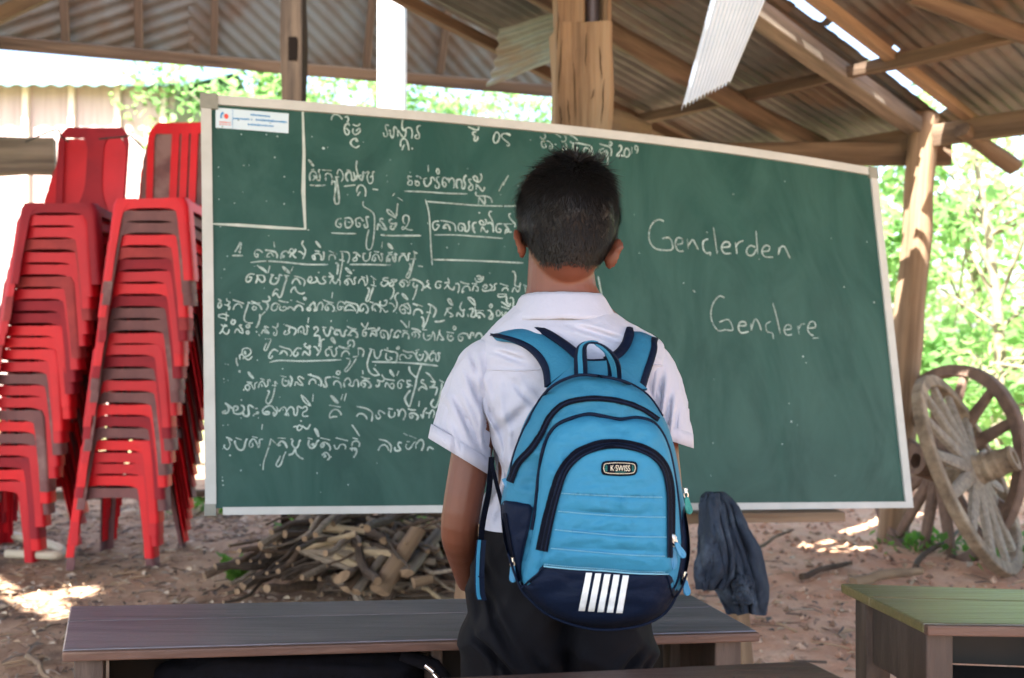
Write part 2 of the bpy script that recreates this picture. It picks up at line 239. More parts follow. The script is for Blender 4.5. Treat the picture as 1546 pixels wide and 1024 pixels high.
CHALK = '''#490,165,1.035
10,16 11,11 14,8 18,8 22,10 26,15|29,12 33,11 35,15 33,19|37,24 34,21 30,24 29,30 31,36 34,37 36,33 33,29 31,28|41,22 45,24 49,24 52,21|42,28 41,33 44,37 48,36 52,32 51,28 48,30 46,32|45,45 48,47 46,43 41,44 38,49 41,54 46,56 51,53|94,24 90,23 89,27 92,36 90,40 87,39 86,34|93,32 96,31 96,37 99,42 101,36 101,28 103,26 106,30|107,40 107,31 110,35 115,41 118,38 119,30|114,15 113,22 114,29 117,31 119,28|119,28 122,27 126,28 128,34 127,43|140,24 136,25 135,30 138,37 138,42 134,43 132,40 135,37|113,60 115,54 117,52|111,55 111,48 113,44 116,43 120,46 122,53 123,60|4,56 5,56|56,48 57,48
#690,180,1.035
16,11 20,13 25,15 29,16 31,15 32,10|28,19 24,19 23,22 26,25 25,30 27,32 30,29 30,25|57,19 54,24 53,31 56,35 60,32 62,25 60,20 57,19|71,21 75,22 78,24|71,21 66,22 65,26 70,31 76,36 75,39 72,38|121,25 124,29 128,28 129,24 127,22|130,33 125,32 123,35 125,41 129,41 130,38 127,37|131,32 135,33 139,38 138,44 135,42 136,38|75,82 71,89 67,97
#810,180,1.035
28,22 32,24 36,27|40,23 43,27 42,32 38,33 37,31|39,39 39,44 41,46 44,43 43,37 41,35|48,23 53,25 57,28 60,31|49,32 52,35 60,35 70,37 78,39 81,44 81,53|54,35 53,42 55,48 59,47 60,42 57,42|55,48 55,57 61,57 65,58|69,48 69,43 73,42 77,45 78,51|92,36 98,38 105,40 109,44 109,51 108,54|99,43 94,44 92,47 94,50 98,48 102,46 104,50 103,54 100,52 102,46|106,34 108,33 110,36 108,39 106,36|104,54 104,62 103,68|93,64 98,65|120,40 122,38 124,41 123,46 119,50 117,54 123,53 128,54|131,42 128,48 129,54 133,55 136,50 134,44 131,42|139,40 139,50|147,45 144,44 144,39 147,40 148,45 146,50
#455,235,1.035
10,6 14,9 18,15 15,13 10,6|14,21 19,20|13,37 12,31 13,26 17,23 21,25 22,30 23,35 26,36 27,30 25,23 27,20|17,29 20,31 18,35 16,36|30,21 44,22|36,37 35,29 38,26 43,28 45,34 44,43|46,39 49,38 50,46 49,56 48,64 50,70 54,70 55,64 54,52 52,38 51,31|49,31 55,31|52,28 54,21 58,22 61,29 60,35 58,38|66,21 71,22|68,38 65,32 66,26 71,24 73,29 74,36 78,35 77,28 76,24|81,7 80,17 82,26 84,30 88,28|80,36 81,29 85,33 88,36 90,30 90,25 92,24|92,26 98,23|99,24 96,30 97,37 100,41 104,38 104,30 104,24 107,24|100,32 104,29|12,43 24,44 35,43|62,45 70,44 79,43|82,59 84,55 86,53|81,54 81,50 83,45 87,43 92,46 94,53 93,60|104,49 112,50|67,57 68,57|124,29 125,29|125,38 126,38|136,55 133,59|140,61 148,66
#600,235,1.035
15,30 21,31|15,31 17,36 21,37 21,42 17,43 15,40 19,36|27,30 32,31 35,34|25,37 30,38 32,42 29,44 26,41 29,37|38,34 43,33|39,34 39,40 42,45 46,43 49,38 49,33 52,32 55,37|61,31 57,33 58,38 61,42 60,47 56,47 55,43|45,14 45,24|58,19 57,23 59,27 61,25 60,20 58,19|74,36 69,32 66,35 66,42 69,46 71,42 69,39 67,40|75,40 76,36 79,33 82,35 83,42 82,48|72,35 75,33 75,39|86,47 86,40 87,36 92,35 94,40 94,47 97,48 99,42 97,36 98,31 101,29|86,43 88,48|108,35 104,35 106,40 110,44 109,50 105,50 104,47 108,42|110,33 113,30 116,32 117,37 114,37 111,34|121,26 123,31 121,37 117,39 114,37|115,41 115,50|116,43 120,47 124,52 127,48 126,46|115,53 114,56 117,59 127,59 134,61 137,64 138,69|119,60 118,72|119,61 124,67 127,71 128,66 127,60|10,52 40,53 70,55 102,56|42,67 80,70 120,73 180,74|102,19 103,19|150,57 151,57|155,38 148,52
#495,300,1.035
52,4 51,8 53,12 60,16 66,21 68,28 68,40 67,55 65,68 62,74 58,74 56,68 57,56 60,45|20,29 15,30 12,34 12,39 16,42 19,41 19,37 16,37|24,29 30,28 34,30 36,36 32,42 27,42 25,37 26,31|29,34 33,35|41,34 41,30 47,28 50,31 52,33|41,34 42,40 46,41 47,37 44,35|60,27 56,27 57,34 58,41 54,42 53,37|72,46 74,37 80,44 85,45 83,41 80,36 76,32 78,29 81,31|86,16 90,17 95,22 99,28 92,24 88,21 86,16|102,7 101,15 100,26|94,30 90,31 91,35 96,37 100,36 98,41 95,45 91,43 93,39|113,37 110,34 110,27 114,24 118,27 118,33 115,40 110,45 108,43 110,41 116,45 124,46|5,50 25,51 41,51|77,53 90,54 115,54 136,54
#635,300,1.035
10,36 11,36|27,33 22,33 18,36 18,42 21,46 25,43 27,39 23,38|29,32 36,33 45,35 50,39 51,48|33,43 38,43|33,44 35,39 39,38 42,42 43,47|63,38 58,36 55,40 56,46 60,47 62,43 59,41|62,36 65,41 65,47 69,47 71,42 70,35 72,33|82,35 77,36 76,42 78,48 80,50|76,44 79,43|92,38 88,38 86,34 89,32 92,35 91,39|94,30 96,33 94,38 90,39|88,49 90,41 94,47 97,49 98,46|97,37 101,35 105,38 106,43 106,49|104,19 101,19 100,24 104,31 106,38|119,37 113,37 110,42 111,48 116,49 117,45 113,44|120,37 134,37|122,37 126,42 129,46 125,50|123,52 125,45 130,49 133,48|132,22 129,23 130,28 135,34 138,38 137,42|20,53 50,53 80,55 120,58|55,66 56,66|122,70 123,70|7,1 12,20 14,45 15,70 17,97|18,89 60,90 110,92 150,94
#340,355,1.035
14,25 19,17 22,11 23,15 21,27|10,30 18,30 26,30|55,26 50,22 46,22 43,26 44,31 47,32 48,28 45,28|58,22 66,23 73,25 76,30 75,34|58,32 66,32|60,32 63,27 67,26 69,29 71,31|71,10 72,18|81,35 82,28 86,24 90,24 93,27|83,29 86,31 83,33|94,22 97,20 100,23 98,26 94,25 94,22|103,20 102,24 99,27|94,33 97,27 101,32 104,33|106,24 111,25 114,29|114,8 112,13 115,18 117,23 115,31 113,35|132,9 136,13 139,18 135,14 132,9|131,23 138,24|129,36 127,31 130,30 131,35 129,36|130,28 136,27 140,31 140,36 143,35 144,28 143,24|37,40 60,38 90,40 120,43 150,43
#480,355,1.035
16,23 28,28|16,37 17,30 22,29 25,32 25,36|32,24 43,25 46,30 45,37 43,41|35,25 36,33 35,37|31,36 39,38|25,41 29,42 29,50 28,58|36,38 34,50 31,66|51,26 56,26 62,32|57,27 56,31 57,36 53,38 51,36 55,32|65,27 70,27|66,28 66,34 69,38 74,36 76,31 76,26 78,25|82,24 89,25|79,38 80,32 84,28 88,30 90,36 93,38 94,33 92,27 96,29|83,32 84,36 81,38|94,10 93,19|102,12 106,15 109,20 104,17 102,12|102,26 109,25|100,40 101,33 105,28 109,31 110,38 113,38 113,31 112,27 116,29|103,34 105,37 102,39|136,13 137,13|121,27 128,27|118,39 120,32 125,29 128,32 130,37 132,36 132,28 135,27|139,24 145,27|141,25 141,34|135,35 143,35|133,41 135,45 133,53 129,60 131,63 134,59 137,48 140,36|146,45 153,46|46,43 70,43 108,44
#360,395,1.035
24,19 18,18 13,21 11,27 14,30 18,27 19,23 15,23|26,20 36,20|27,20 28,24 25,32|29,25 34,30 38,28 38,23 36,20|37,39 38,39|29,7 36,10 41,16 34,11 29,7|46,6 43,17|47,19 52,20|50,20 47,26 47,31 52,33 56,31 59,25 60,19 64,21|54,24 58,25|64,7 70,11 75,17 68,13 64,7|80,7 76,16|66,20 74,21|69,21 70,26 67,35 64,46 62,51 59,52 56,46|50,51 51,45 55,40 58,42|51,50 54,46 59,52|81,21 89,23 95,26 97,30 95,36|78,33 80,28 84,25 88,28 91,34|77,46 77,42 82,37 84,42 88,46 93,47 97,45|106,29 103,29 102,25 105,22 107,25 106,29|100,26 104,31 112,30 115,26 112,22|115,27 119,32 125,32 127,29 123,25 125,22 128,23|132,16 136,20 139,22|131,22 138,23 136,27|133,33 136,27 141,32 144,29 146,25|144,26 148,28 148,35|96,52 99,54 97,56 95,54 96,52
#320,435,1.035
9,16 13,19 10,22 9,27 11,29 14,25 12,21|21,18 27,21|18,24 22,25 26,22|22,25 26,28 24,32|30,17 39,20 47,23|31,32 33,26 38,23 42,25 44,29|52,21 56,22|53,23 50,32 47,42 48,48 54,51 60,51|57,19 64,22 70,26 73,32|57,23 64,22 71,22|62,26 59,29 61,32 65,30 63,27|73,19 79,20 84,18 84,14 82,12|79,20 82,26 79,33|70,38 70,44 67,54 64,58|78,34 72,40|97,18 104,20 112,21|99,25 93,22 88,25 87,31 91,33 95,30 96,25|100,26 99,31 104,33 109,30 106,27 103,29|114,18 117,18|110,31 113,28 117,29 120,32 122,28 127,25 132,29 132,34|123,19 135,24|141,28 139,31 142,33 144,30 141,28|142,27 147,22 150,25 152,32|9,40 16,38 25,41|11,38 10,42 16,44 21,45 20,48|21,35 21,45|13,53 18,56 22,54|17,57 15,62 11,67|14,61 20,67 24,65 25,60|31,46 28,50 31,53 34,49 32,46|44,54 40,55 44,60 45,66 39,63|33,66 36,60 41,63|52,53 50,56 53,58 55,55 52,53|52,62 50,65 53,67 54,64 52,62|83,58 77,56 79,61 83,66 76,64|68,67 70,70|72,67 75,61 78,64|88,56 93,58 96,55 96,51|93,59 95,64 93,69 90,68 91,64|107,54 115,57 122,60 122,65 119,69|114,57 112,62 113,65 108,68 105,66 108,62|126,66 126,60 131,56 134,60 134,66 138,67 139,60 138,55 142,57|129,62 131,66|141,43 140,51|80,74 86,75 83,83 79,91 76,89 80,80
#470,435,1.035
2,20 5,22 6,28 4,33 8,32 9,27 12,22 15,21 17,26 15,33|17,17 24,20 33,22|31,6 30,15|22,33 20,28 24,23 29,24 33,28 33,33 30,34|23,27 25,31 22,33|50,24 45,20 40,21 38,27 40,32 44,30 43,27 40,28|49,20 58,22 66,24 69,30 66,37|47,33 56,32 62,33|48,32 52,26 57,25 62,29 65,34|73,31 71,34 75,33 76,29|70,34 72,26 76,23 80,25 83,31 81,36 79,35|85,20 91,22|90,33 89,27 94,23 99,26 102,30|92,30 94,34|101,19 100,23 104,26 109,24 110,18 106,19|100,36 103,29 108,35 112,33|113,22 118,23 122,28|128,7 124,9 122,14 125,22 124,29 119,35|132,8 136,10 141,17 135,13 132,8|115,17 119,12 120,5|134,24 142,22|140,22 144,28 144,37 140,36|130,34 129,29 133,25 138,28 142,31|132,32 136,31 137,36 133,37 130,34|148,23 155,26|5,61 4,58 8,57 10,61 7,65 4,69|3,70 11,70 12,76 11,86|16,57 22,58|18,59 19,65 23,70 26,67 28,60 29,57 33,61|35,60 43,61|37,69 34,66 36,62 42,63 44,69 48,70 49,64 52,61|37,66 39,69|52,56 59,59 66,60|59,60 57,65 53,69|52,69 59,69|56,65 62,62 67,67 67,72 64,71|73,51 76,56 80,57 83,50|81,59 76,62 75,69 79,70 80,65 77,65|82,60 88,59 92,59 94,62|86,71 88,66 92,68 95,70 94,63 87,63|94,63 98,60 99,57|105,66 107,72 103,72 101,66 103,62 109,63 112,68 112,75 115,70 117,61 119,62|131,65 127,62 122,66 122,71 126,72 127,68|133,62 141,63|133,72 134,67 138,65 142,69 142,75|130,47 135,52 140,58|143,48 142,58|146,59 155,61
#620,435,1.035
3,22 18,27|4,40 6,33 11,31 16,34 17,38|25,23 33,27 37,33 33,43|29,25 28,36|23,35 30,37|15,42 18,44 19,50 17,57|27,38 23,50 17,61|35,49 42,49 50,47|54,16 58,17 61,25 56,21 54,16|60,29 53,30 54,34 62,40 57,42|49,41 53,33 56,31|75,20 72,28 75,33 79,31|67,42 69,36 74,41 77,41 77,34 79,31|83,38 84,42|83,14 87,14 92,18 94,25 88,20 83,14|94,25 94,32|85,31 91,30 90,36 88,41 93,42 95,36 94,31|95,33 107,33|97,42 96,38 101,36 106,39 108,43|99,40 101,43 98,43|118,23 115,26 117,29 119,26 117,23|112,33 116,33 118,38 114,44 118,45 120,41 119,36|130,33 126,33 125,38 127,41 131,38 130,34|133,34 135,43 139,35 143,41|127,9 140,9|127,10 129,13 138,12 139,9|140,12 140,20 143,24|132,20 137,23 143,27 146,22|132,27 144,31|144,15 148,14 150,19 149,29|1,59 10,61 15,65|3,70 2,66 6,65 7,70 4,73|4,64 9,64 13,69 11,74|17,61 24,61|19,65 19,72 23,76 28,74 32,67 32,64 35,68 35,77|24,70 29,69|43,61 42,66 48,75 43,75|38,77 41,68 44,67|52,64 63,66|55,67 54,73 58,77 62,74 60,70 57,71|63,55 62,59 64,61 66,58 63,55|82,67 76,66 70,69 70,75 74,77 76,72 72,71|82,66 84,70 86,74 88,66 92,66 91,70|94,73 97,67 101,66 104,70 104,74|110,67 109,69|110,74 111,74|117,68 120,66 124,68|139,52 134,60 129,66 132,60 139,52
#510,395,1.035
11,9 15,11 20,18 14,14 11,9|12,21 18,21|11,33 10,29 14,29 15,33 12,34|11,28 16,25 20,28 22,33 25,32 24,25 27,23|34,22 40,24|30,32 32,27 36,25 39,30 40,35 43,31 43,24 42,20|48,21 56,27|52,24 53,34|48,34 56,36|43,38 46,41 44,49 41,57 45,57 48,49 52,37|74,24 68,24 66,27 73,29 72,33 67,36 63,33 65,29|78,26 86,27 82,30 77,27|81,30 81,34 77,36 75,32 79,31|80,37 82,42 81,48 76,55|93,35 90,32 94,30 97,33 95,37 92,35|91,30 95,27 100,28 103,33 101,36 104,33 105,27|106,27 112,27|108,25 117,28 123,32 125,37 122,43|111,30 110,35 113,38 116,34 115,40 112,50 109,56|132,27 130,30 133,33 129,36 126,39 130,36 136,40|152,30 146,29 143,32 143,37 147,39 150,36 148,33
#650,395,1.035
25,24 27,30 20,31|28,31 20,40|24,33 28,39 33,41 35,36|36,33 40,32 42,37 40,46|43,29 50,32 57,33|46,46 47,40 51,36 56,37 58,43|46,46 49,43|67,22 71,21 74,24 73,26 69,25|65,24 66,28 71,30 76,27 77,21|60,32 68,33|61,43 64,35 69,38 69,43 66,42|68,28 66,33|76,38 79,34 82,35 81,39 78,39|75,40 78,43 86,42 90,37 86,33|86,42 91,42 94,40 93,34 97,32|86,17 87,17|101,32 113,36|104,43 107,39 112,39 113,43|119,15 122,15 124,22 123,33 125,36 130,36 131,31|119,45 122,38 127,44 130,40 130,34|135,34 143,37|139,45 138,37
#355,505,1.035
7,37 7,30 11,30 15,35 20,37 25,32|16,29 14,27 15,24|10,29 11,22 17,20 22,22 23,27 19,31 14,33 11,36|32,37 33,38|2,34 2,40 4,46|63,25 57,22 52,26 49,33 52,35 55,31|64,17 73,20 80,22 83,28 80,32|64,29 69,27|65,29 70,24 75,27 76,31|97,21 91,20 87,24 85,29 88,32 92,28 90,26|110,16 104,19 101,15 104,13|110,17 108,21 104,19|98,31 101,25 106,29 109,30 109,22|114,18 118,19 122,25|131,7 126,9 125,18 124,24 119,31|115,2 122,2 124,8 122,18|140,5 143,6 146,13 141,9 140,5|136,19 142,18|137,29 135,31 133,30 132,24 136,21 140,23 142,30 145,32 148,27 147,21 150,19|50,41 65,38 100,39 155,37
#510,505,1.035
1,17 9,20 17,21|5,33 7,27 12,24 16,27 17,30|14,19 19,15|15,15 15,11 19,8 23,10 24,15 22,19|29,20 35,21 38,25 36,33|30,21 30,31|22,33 29,32|12,35 17,36 18,40 15,46 10,52 13,54 20,46 27,35|46,21 54,23|49,22 46,31 43,42 44,50 48,57 55,60 61,58|53,24 54,32 58,35 62,30 63,24 66,23|67,22 77,25 84,26 87,30 85,40|71,27 70,34 74,38 79,35 75,33|87,18 86,21 89,21 89,18 87,18|94,23 102,26 109,26 114,30|92,38 90,35 92,30 97,30 100,34 104,35 108,31 104,31|113,24 119,22|116,25 114,30 116,35 119,38 123,35 125,28|118,30 122,30|126,24 131,29 130,35 127,40|136,25 141,24|139,35 137,39 134,36 134,31 138,27 143,29 143,37 146,39 148,33 146,27 150,28|50,40 90,41 120,43 146,46
#360,555,1.035
14,6 18,10 22,16 17,12 14,6|12,21 20,22|14,34 10,30 11,26 16,27 16,31 13,34|12,25 18,24 22,31 24,30 24,24 28,21|32,16 38,18|29,30 31,23 35,20 38,24 40,28 43,25 43,19 46,18 46,21|33,24 35,28|53,20 57,24|53,21 54,28|49,26 55,27|42,34 45,35 42,43 40,49 43,53 47,50 51,40 53,29|61,12 70,14|65,15 64,23 68,27 73,24 73,18|67,19 71,20|75,12 78,17 77,23 75,28|96,17 89,13 87,16 91,21 94,26 86,24|82,27 84,21 88,24|101,10 111,13 118,16 121,21 120,28|103,25 104,20 108,17 112,19 113,24|135,14 128,15 127,20 129,27 125,28 124,24|137,13 148,16|139,26 140,21 145,20 149,24 150,30|144,5 143,9 147,10 148,6 144,5
#510,555,1.035
10,29 9,23 12,17 16,16 19,22 16,25 22,27 24,20 28,18 30,23 30,29|36,4 37,10|34,13 40,16 47,16|36,28 39,28 40,24 37,23|35,27 34,23 38,19 44,20 48,25 47,29 44,29|52,1 57,6 61,12|57,18 62,20 66,20 68,17|61,20 60,26 57,28 56,25|64,10 68,16 76,18 83,19|69,29 71,22 76,28 80,31 82,26 80,23 76,25|76,3 80,8 82,13 77,8 76,3|89,5 86,12|97,21 93,18 88,22 88,29 92,30 93,25 91,23|100,19 107,20|101,20 102,24 106,25 103,28 100,28|104,-2 105,5 110,11 115,15|123,-6 116,12 113,28 109,42 105,56 102,55 98,46 101,39 106,33|126,19 123,18 122,22 127,25 130,32 123,28 118,32 119,34|128,7 134,11 139,18 142,22 138,21 135,20|142,24 137,28 134,29 143,29 145,32 142,41|148,18 155,22|152,22 151,33 147,50 143,58 138,57 136,52 140,46|102,60 108,62 114,62|104,70 107,74 110,71 107,70|104,70 106,67 112,67 117,71 116,75 114,76|119,49 118,57|121,68 124,74 125,66 128,60 130,60|128,66 134,67|133,74 134,68 138,62 141,66 139,74
#325,590,1.035
14,18 20,22 25,26|18,21 20,26 18,32 12,33 11,31 16,29|29,29 33,27 32,23 27,24 27,32 32,34 38,33 42,28 41,23 37,21|40,31 42,36 47,37 49,33 48,24 50,21 56,25|58,26 62,26|56,34 60,34|72,31 78,31 78,34 72,34 69,30 72,25 78,22 83,23 87,28 90,31 86,37 85,31|89,23 93,30 96,26 101,24 104,30 101,36|104,37 104,31 109,24 114,26 115,34 118,36 120,30 120,24 122,23 127,26|107,37 106,32|127,26 131,23 134,25 133,29 128,32 128,37 136,37|125,6 132,12 139,22 130,16 125,6|143,5 142,16
#470,590,1.035
28,7 34,11 39,18 34,15 28,7|46,5 43,14|51,4 48,15|26,21 43,24|27,40 27,34 32,28 38,28 43,33 43,36|27,40 32,38 38,38|66,23 80,26 88,31 89,37 88,45|66,38 69,34 75,34 80,38 81,42|108,34 100,29 98,33 101,38 98,41 95,39 94,35|112,26 119,27|114,29 113,35 116,39 121,37 122,31|125,27 128,32 127,38|127,34 132,27 137,31 137,37 134,43
#330,625,1.035
11,34 16,36 20,39|14,36 17,44 15,50 12,52 8,48 9,45|25,35 34,38|24,39 24,43 28,51 33,53 37,50 39,42 41,37 42,38|49,33 57,35|45,48 45,43 49,37 53,38 57,46 58,49 60,45 60,38 65,37|49,42 50,47 46,49|64,15 63,23|76,36 83,43|76,36 75,43 70,58 66,70 65,78 65,82|86,35 98,36|87,47 88,43 92,40 97,43 100,50|87,47 91,45|90,61 88,66 84,74 87,77 91,73 95,62 98,55|105,37 108,37|109,38 107,44 112,50 116,47 118,40 120,38|112,50 109,57 106,59 102,60|112,50 113,57 118,63 124,66|109,19 114,18|118,16 115,19 115,23 118,24 122,20 118,16|122,17 129,22 134,15|140,21 144,25 146,33 142,27 140,21|130,35 137,37|132,38 131,45 135,50 140,48 144,40 147,39|134,45 140,44
#480,625,1.1643
3,31 16,34|5,44 8,40 6,39|5,44 4,40 8,37 13,39 16,44 15,48|5,54 10,50 14,53 15,57 12,60|7,56 10,55 8,53|23,31 39,35|21,40 23,45 26,45 29,40 34,40 36,43 35,46|44,14 49,21 54,29|45,31 52,33|44,42 45,37 50,35 54,38 53,43|45,48 43,45 47,45 48,48|41,45 49,45 50,50 46,57|79,33 88,35 94,40 95,45 94,50|78,48 81,42 86,40 90,43 92,48|109,38 105,37 104,41 107,46 104,48 100,47 100,43|111,25 116,28|118,28 128,32|115,36 119,36|115,39 114,43 117,46 121,43 124,38 127,36|127,38 127,45|127,40 132,34 136,35 137,41 134,48|142,48 144,43 150,46
#940,300,0.25393
245,135 215,125 180,145 158,195 160,250 185,290 225,305 293,303 293,260 275,232 235,238|315,275 355,265 350,238 325,235 313,270 330,310 363,312|390,300 385,240|390,280 415,245 430,265 450,303|508,240 480,255 480,300 500,325 520,320 520,340|540,170 550,240 562,330|590,290 635,285 632,262 605,260 588,290 605,325 645,325|670,260 675,290 680,330|675,285 690,262 718,250|790,290 760,280 737,305 745,335 775,335 795,300|793,190 797,250 803,330|825,315 868,310 872,285 848,280 828,310 845,345 895,348|930,290 925,335|928,330 940,290 960,285 975,310 995,355|605,590 575,580 540,620 525,680 535,740 570,785 610,780 655,780 630,720 575,735|690,755 730,755 728,735 700,735 688,765 705,798 750,790|765,785 762,740|765,780 785,720 805,730 825,785|880,730 852,750 860,790 890,800 897,835|893,622 915,700 938,805|962,780 1000,775 998,755 975,752 960,780 975,810 1008,808|1040,755 1050,805|1045,780 1060,750 1085,745|1100,770 1145,765 1140,735 1115,735 1100,775 1115,805 1135,815|1130,830 1165,828|360,500 365,505|418,545 432,556
#0,0,1
903,417 907,438 912,460
'''
blocks = CHALK.strip().split('#')[1:]; ns = 0
for b in blocks:
    hd, body = b.strip().split('\n', 1); x0, y0, sc = [float(q) for q in hd.split(',')]
    latin = hd.startswith('940'); m = MB()
    for s in body.replace('\n', '').split('|'):
        P = [tuple(float(c) for c in q.split(',')) for q in s.split()]
        P = [(x0+a*sc, y0+c*sc) for a, c in P]
        if len(P) > 2: P = [(q.x, q.y) for q in catmull([(a, c, 0) for a, c in P], 4)]
        ln = sum(math.dist(P[i], P[i+1]) for i in range(len(P)-1))
        k = 1.35 if ln < 9 else 1.0
        ns += 1
        stroke(m, P, (.0046 if not latin else .0043)*k*rnd.uniform(.78, 1.22), .0022+.00002*(ns % 40))
    m.build('chalk_lettering', M_chalk, board)
# chalk dust specks and rubbed patches
m = MB()
for i in range(150):
    u, v = rnd.random(), rnd.random()
    if i < 90: u = rnd.random()**2*.25
    u = .02+u*.96; v = .04+v*.92; r = rnd.uniform(.001, .0032)*(1.6 if rnd.random() < .1 else 1)
    p = bp(u, v, .0034); m.cap([p+(bu*math.cos(a)*r*rnd.uniform(.6, 1.3)+bv*math.sin(a)*r) for a in [k*math.pi/3 for k in range(6)]])
m.build('chalk_dust', M_chalk, board)['kind'] = 'stuff'
# sticker with blue lettering and a red and blue emblem
def spoly(pts, off): return [hit_board(x, y, off) for x, y in pts]
m = MB(); st = [(325.5, 162.5), (380, 167), (436, 171.5), (435.5, 201.5), (380, 197), (325.5, 193)]
a = spoly(st, .003); b_ = spoly(st, .0005); m.cap(a); n = len(a)
for i in range(n): m.quad(a[i], a[(i+1) % n], b_[(i+1) % n], b_[i])
stick = m.build('sticker', M_sticker, board)
M_sblue = mat('sticker_blue', (.03, .22, .50)); M_sred = mat('sticker_red', (.62, .07, .05)); M_spink = mat('sticker_pink', (.62, .25, .24))
m = MB()
def sline(xa, xb, ya, yb, h):
    x = xa
    while x < xb:
        w_ = rnd.uniform(1.2, 2.3); y = lerp(ya, yb, (x-xa)/(xb-xa))
        hh = h*rnd.uniform(.7, 1.1)
        m.cap(spoly([(x, y-hh/2), (x+w_*.85, y-hh/2+.1), (x+w_*.85, y+hh/2), (x+w_*.5, y+hh*.1), (x+w_*.25, y+hh/2)], .0042)); x += w_+.25
sline(378, 408, 173.5, 176.5, 3.6); sline(352, 376, 179.3, 180.8, 3.4); sline(379, 381, 181, 181, 3); sline(386, 433, 181.3, 185, 3.8); sline(374, 412, 188.3, 191, 3.4)
m.cap(spoly([(351.2, 165), (351.8, 165), (351.2, 194.5), (350.6, 194.5)], .0042))
m.build('sticker_lettering', M_sblue, stick)
m = MB(); m.cap(spoly([(332.5, 178.5), (332.6, 174), (334, 170.5), (336.6, 168.8), (338, 170.8), (337.6, 172.5), (336, 172.6), (335, 175), (334.8, 178.5)], .0042)); m.build('emblem_blue', M_sblue, stick)
m = MB(); m.cap(spoly([(338.2+3.3, 171.6), (344.2, 173.3), (345, 176.5), (343.4, 179.6), (340.6, 179.4), (338.3, 176.8), (338.6, 173)], .0042)); m.build('emblem_red', M_sred, stick)
mm = m; m = MB(); sline(331, 348, 184.5, 186, 3.2); sline(331, 348, 187.8, 189.3, 2.2); m.build('emblem_lettering', M_spink, stick)
# the easel: ledge, two front legs, rear strut
easel = thing('easel', 'rough wooden easel with a long ledge carrying the green chalkboard', 'easel', (.3, 3.3, 0))
L0 = bp(.30, 1.0)-bv*0+Vector((0, 0, -.004)); L1 = bp(.872, 1.0)+Vector((0, 0, -.004))
dr = (L1-L0).normalized(); nf = Vector((bn.x, bn.y, 0)).normalized()
def beam(name, a, b, w_, h_, m_, parent=None, up=Vector((0, 0, 1)), bend=0, n=8, rough_=.0, taper=1.0, roundy=False):
    """timber from a to b as an object whose X axis runs along it"""
    a = Vector(a); b = Vector(b); x = (b-a).normalized(); y = up.cross(x)
    if y.length < .05: y = Vector((0, 1, 0)).cross(x)
    y.normalize(); z = x.cross(y); ln = (b-a).length; mb = MB(); rows = []
    s0 = rnd.uniform(0, 50)
    for i in range(n+1):
        t = i/n; k = lerp(1, taper, t); row = []
        K = 10 if roundy else 12
        for j in range(K):
            if roundy: cy, cz = math.cos(2*math.pi*j/K)*.5, math.sin(2*math.pi*j/K)*.5
            else: cy, cz = ((-.5, -.44), (-.44, -.5), (0, -.5), (.44, -.5), (.5, -.44), (.5, 0), (.5, .44), (.44, .5), (0, .5), (-.44, .5), (-.5, .44), (-.5, 0))[j]
            r_ = 1+rough_*mnoise.noise(Vector((t*ln*2.5+s0, cy*3, cz*3)))
            row.append(Vector((t*ln, cy*w_*k*r_+bend*math.sin(math.pi*t)*.5, cz*h_*k*r_+bend*math.sin(math.pi*t))))
        rows.append(row)
    mb.grid(rows, close_v=True); mb.cap(rows[0], 0, True); mb.cap(rows[-1])
    o = mb.build(name, m_, None, roundy)
    mw = Matrix((x, y, z)).transposed().to_4x4(); mw.translation = a
    o.matrix_world = mw
    if parent: o.parent = parent; o.matrix_parent_inverse = Matrix.Translation(-parent.location)
    return o
beam('ledge', L0-dr*.02+Vector((0, 0, -.018))-nf*.01, L1+Vector((0, 0, -.018))-nf*.01, .10, .034, M_bright, easel, rough_=.12)
for u, sp in ((.33, -.05), (.71, .07)):
    t0 = bp(u, .995, -.03)+Vector((0, 0, -.04))
    beam('leg', t0-nf*.02, Vector((t0.x+sp, t0.y-.02, .0))-nf*.06, .06, .045, M_bright, easel, rough_=.1)
beam('rear_strut', bp(.5, .25, -.06), Vector((bp(.5, 1).x-.25, bp(.5, 1).y+.75, .0)), .06, .05, M_wood, easel, rough_=.1)

# ================================================================== open shed
A_ = Vector((-.669, .743, 0)); B_ = Vector((.743, .669, 0)); Q_ = Vector((2.483, 6.0, 2.50)); TA = .19
def rf(t, s, dz=0): p = Q_+A_*t-B_*s; p.z = Q_.z+TA*s+dz; return p
def roof_hit(p, d):
    """(t, s) where the ray p + k d meets the roof plane"""
    n = Vector((B_.x*TA, B_.y*TA, 1)); k = (Q_-p).dot(n)/d.dot(n); q = p+d*k-Q_
    return q.dot(A_), -q.dot(B_)
shed = thing('open_shed', 'open timber shed with a low corrugated zinc roof on rough posts', 'shed', (2.4, 5.9, 0))
HOLES = [(-.125, .038, .02, 1.25, 0), (-.10, .042, 1.30, 2.5, 0)]
def hole_for(p, wt, ws):
    t, s = roof_hit(Vector(p), SUN); HOLES.append((t, wt, s-ws, s+ws, 1))
for px, py, wt, ws in ((20, 905, .20, .15), (100, 888, .12, .10), (-60, 880, .2, .16), (60, 925, .12, .06)): hole_for(onz(px, py, 0), wt, ws)
for px, py, wt, ws in ((1383, 345, .10, .045), (1378, 382, .10, .03), (1372, 405, .08, .03)): hole_for(at(px, py, 5.92), wt, ws)
hole_for(at(1066, 132, 4.25), .15, .17)
hole_for(at(1440, 545, 5.5), .05, .05)
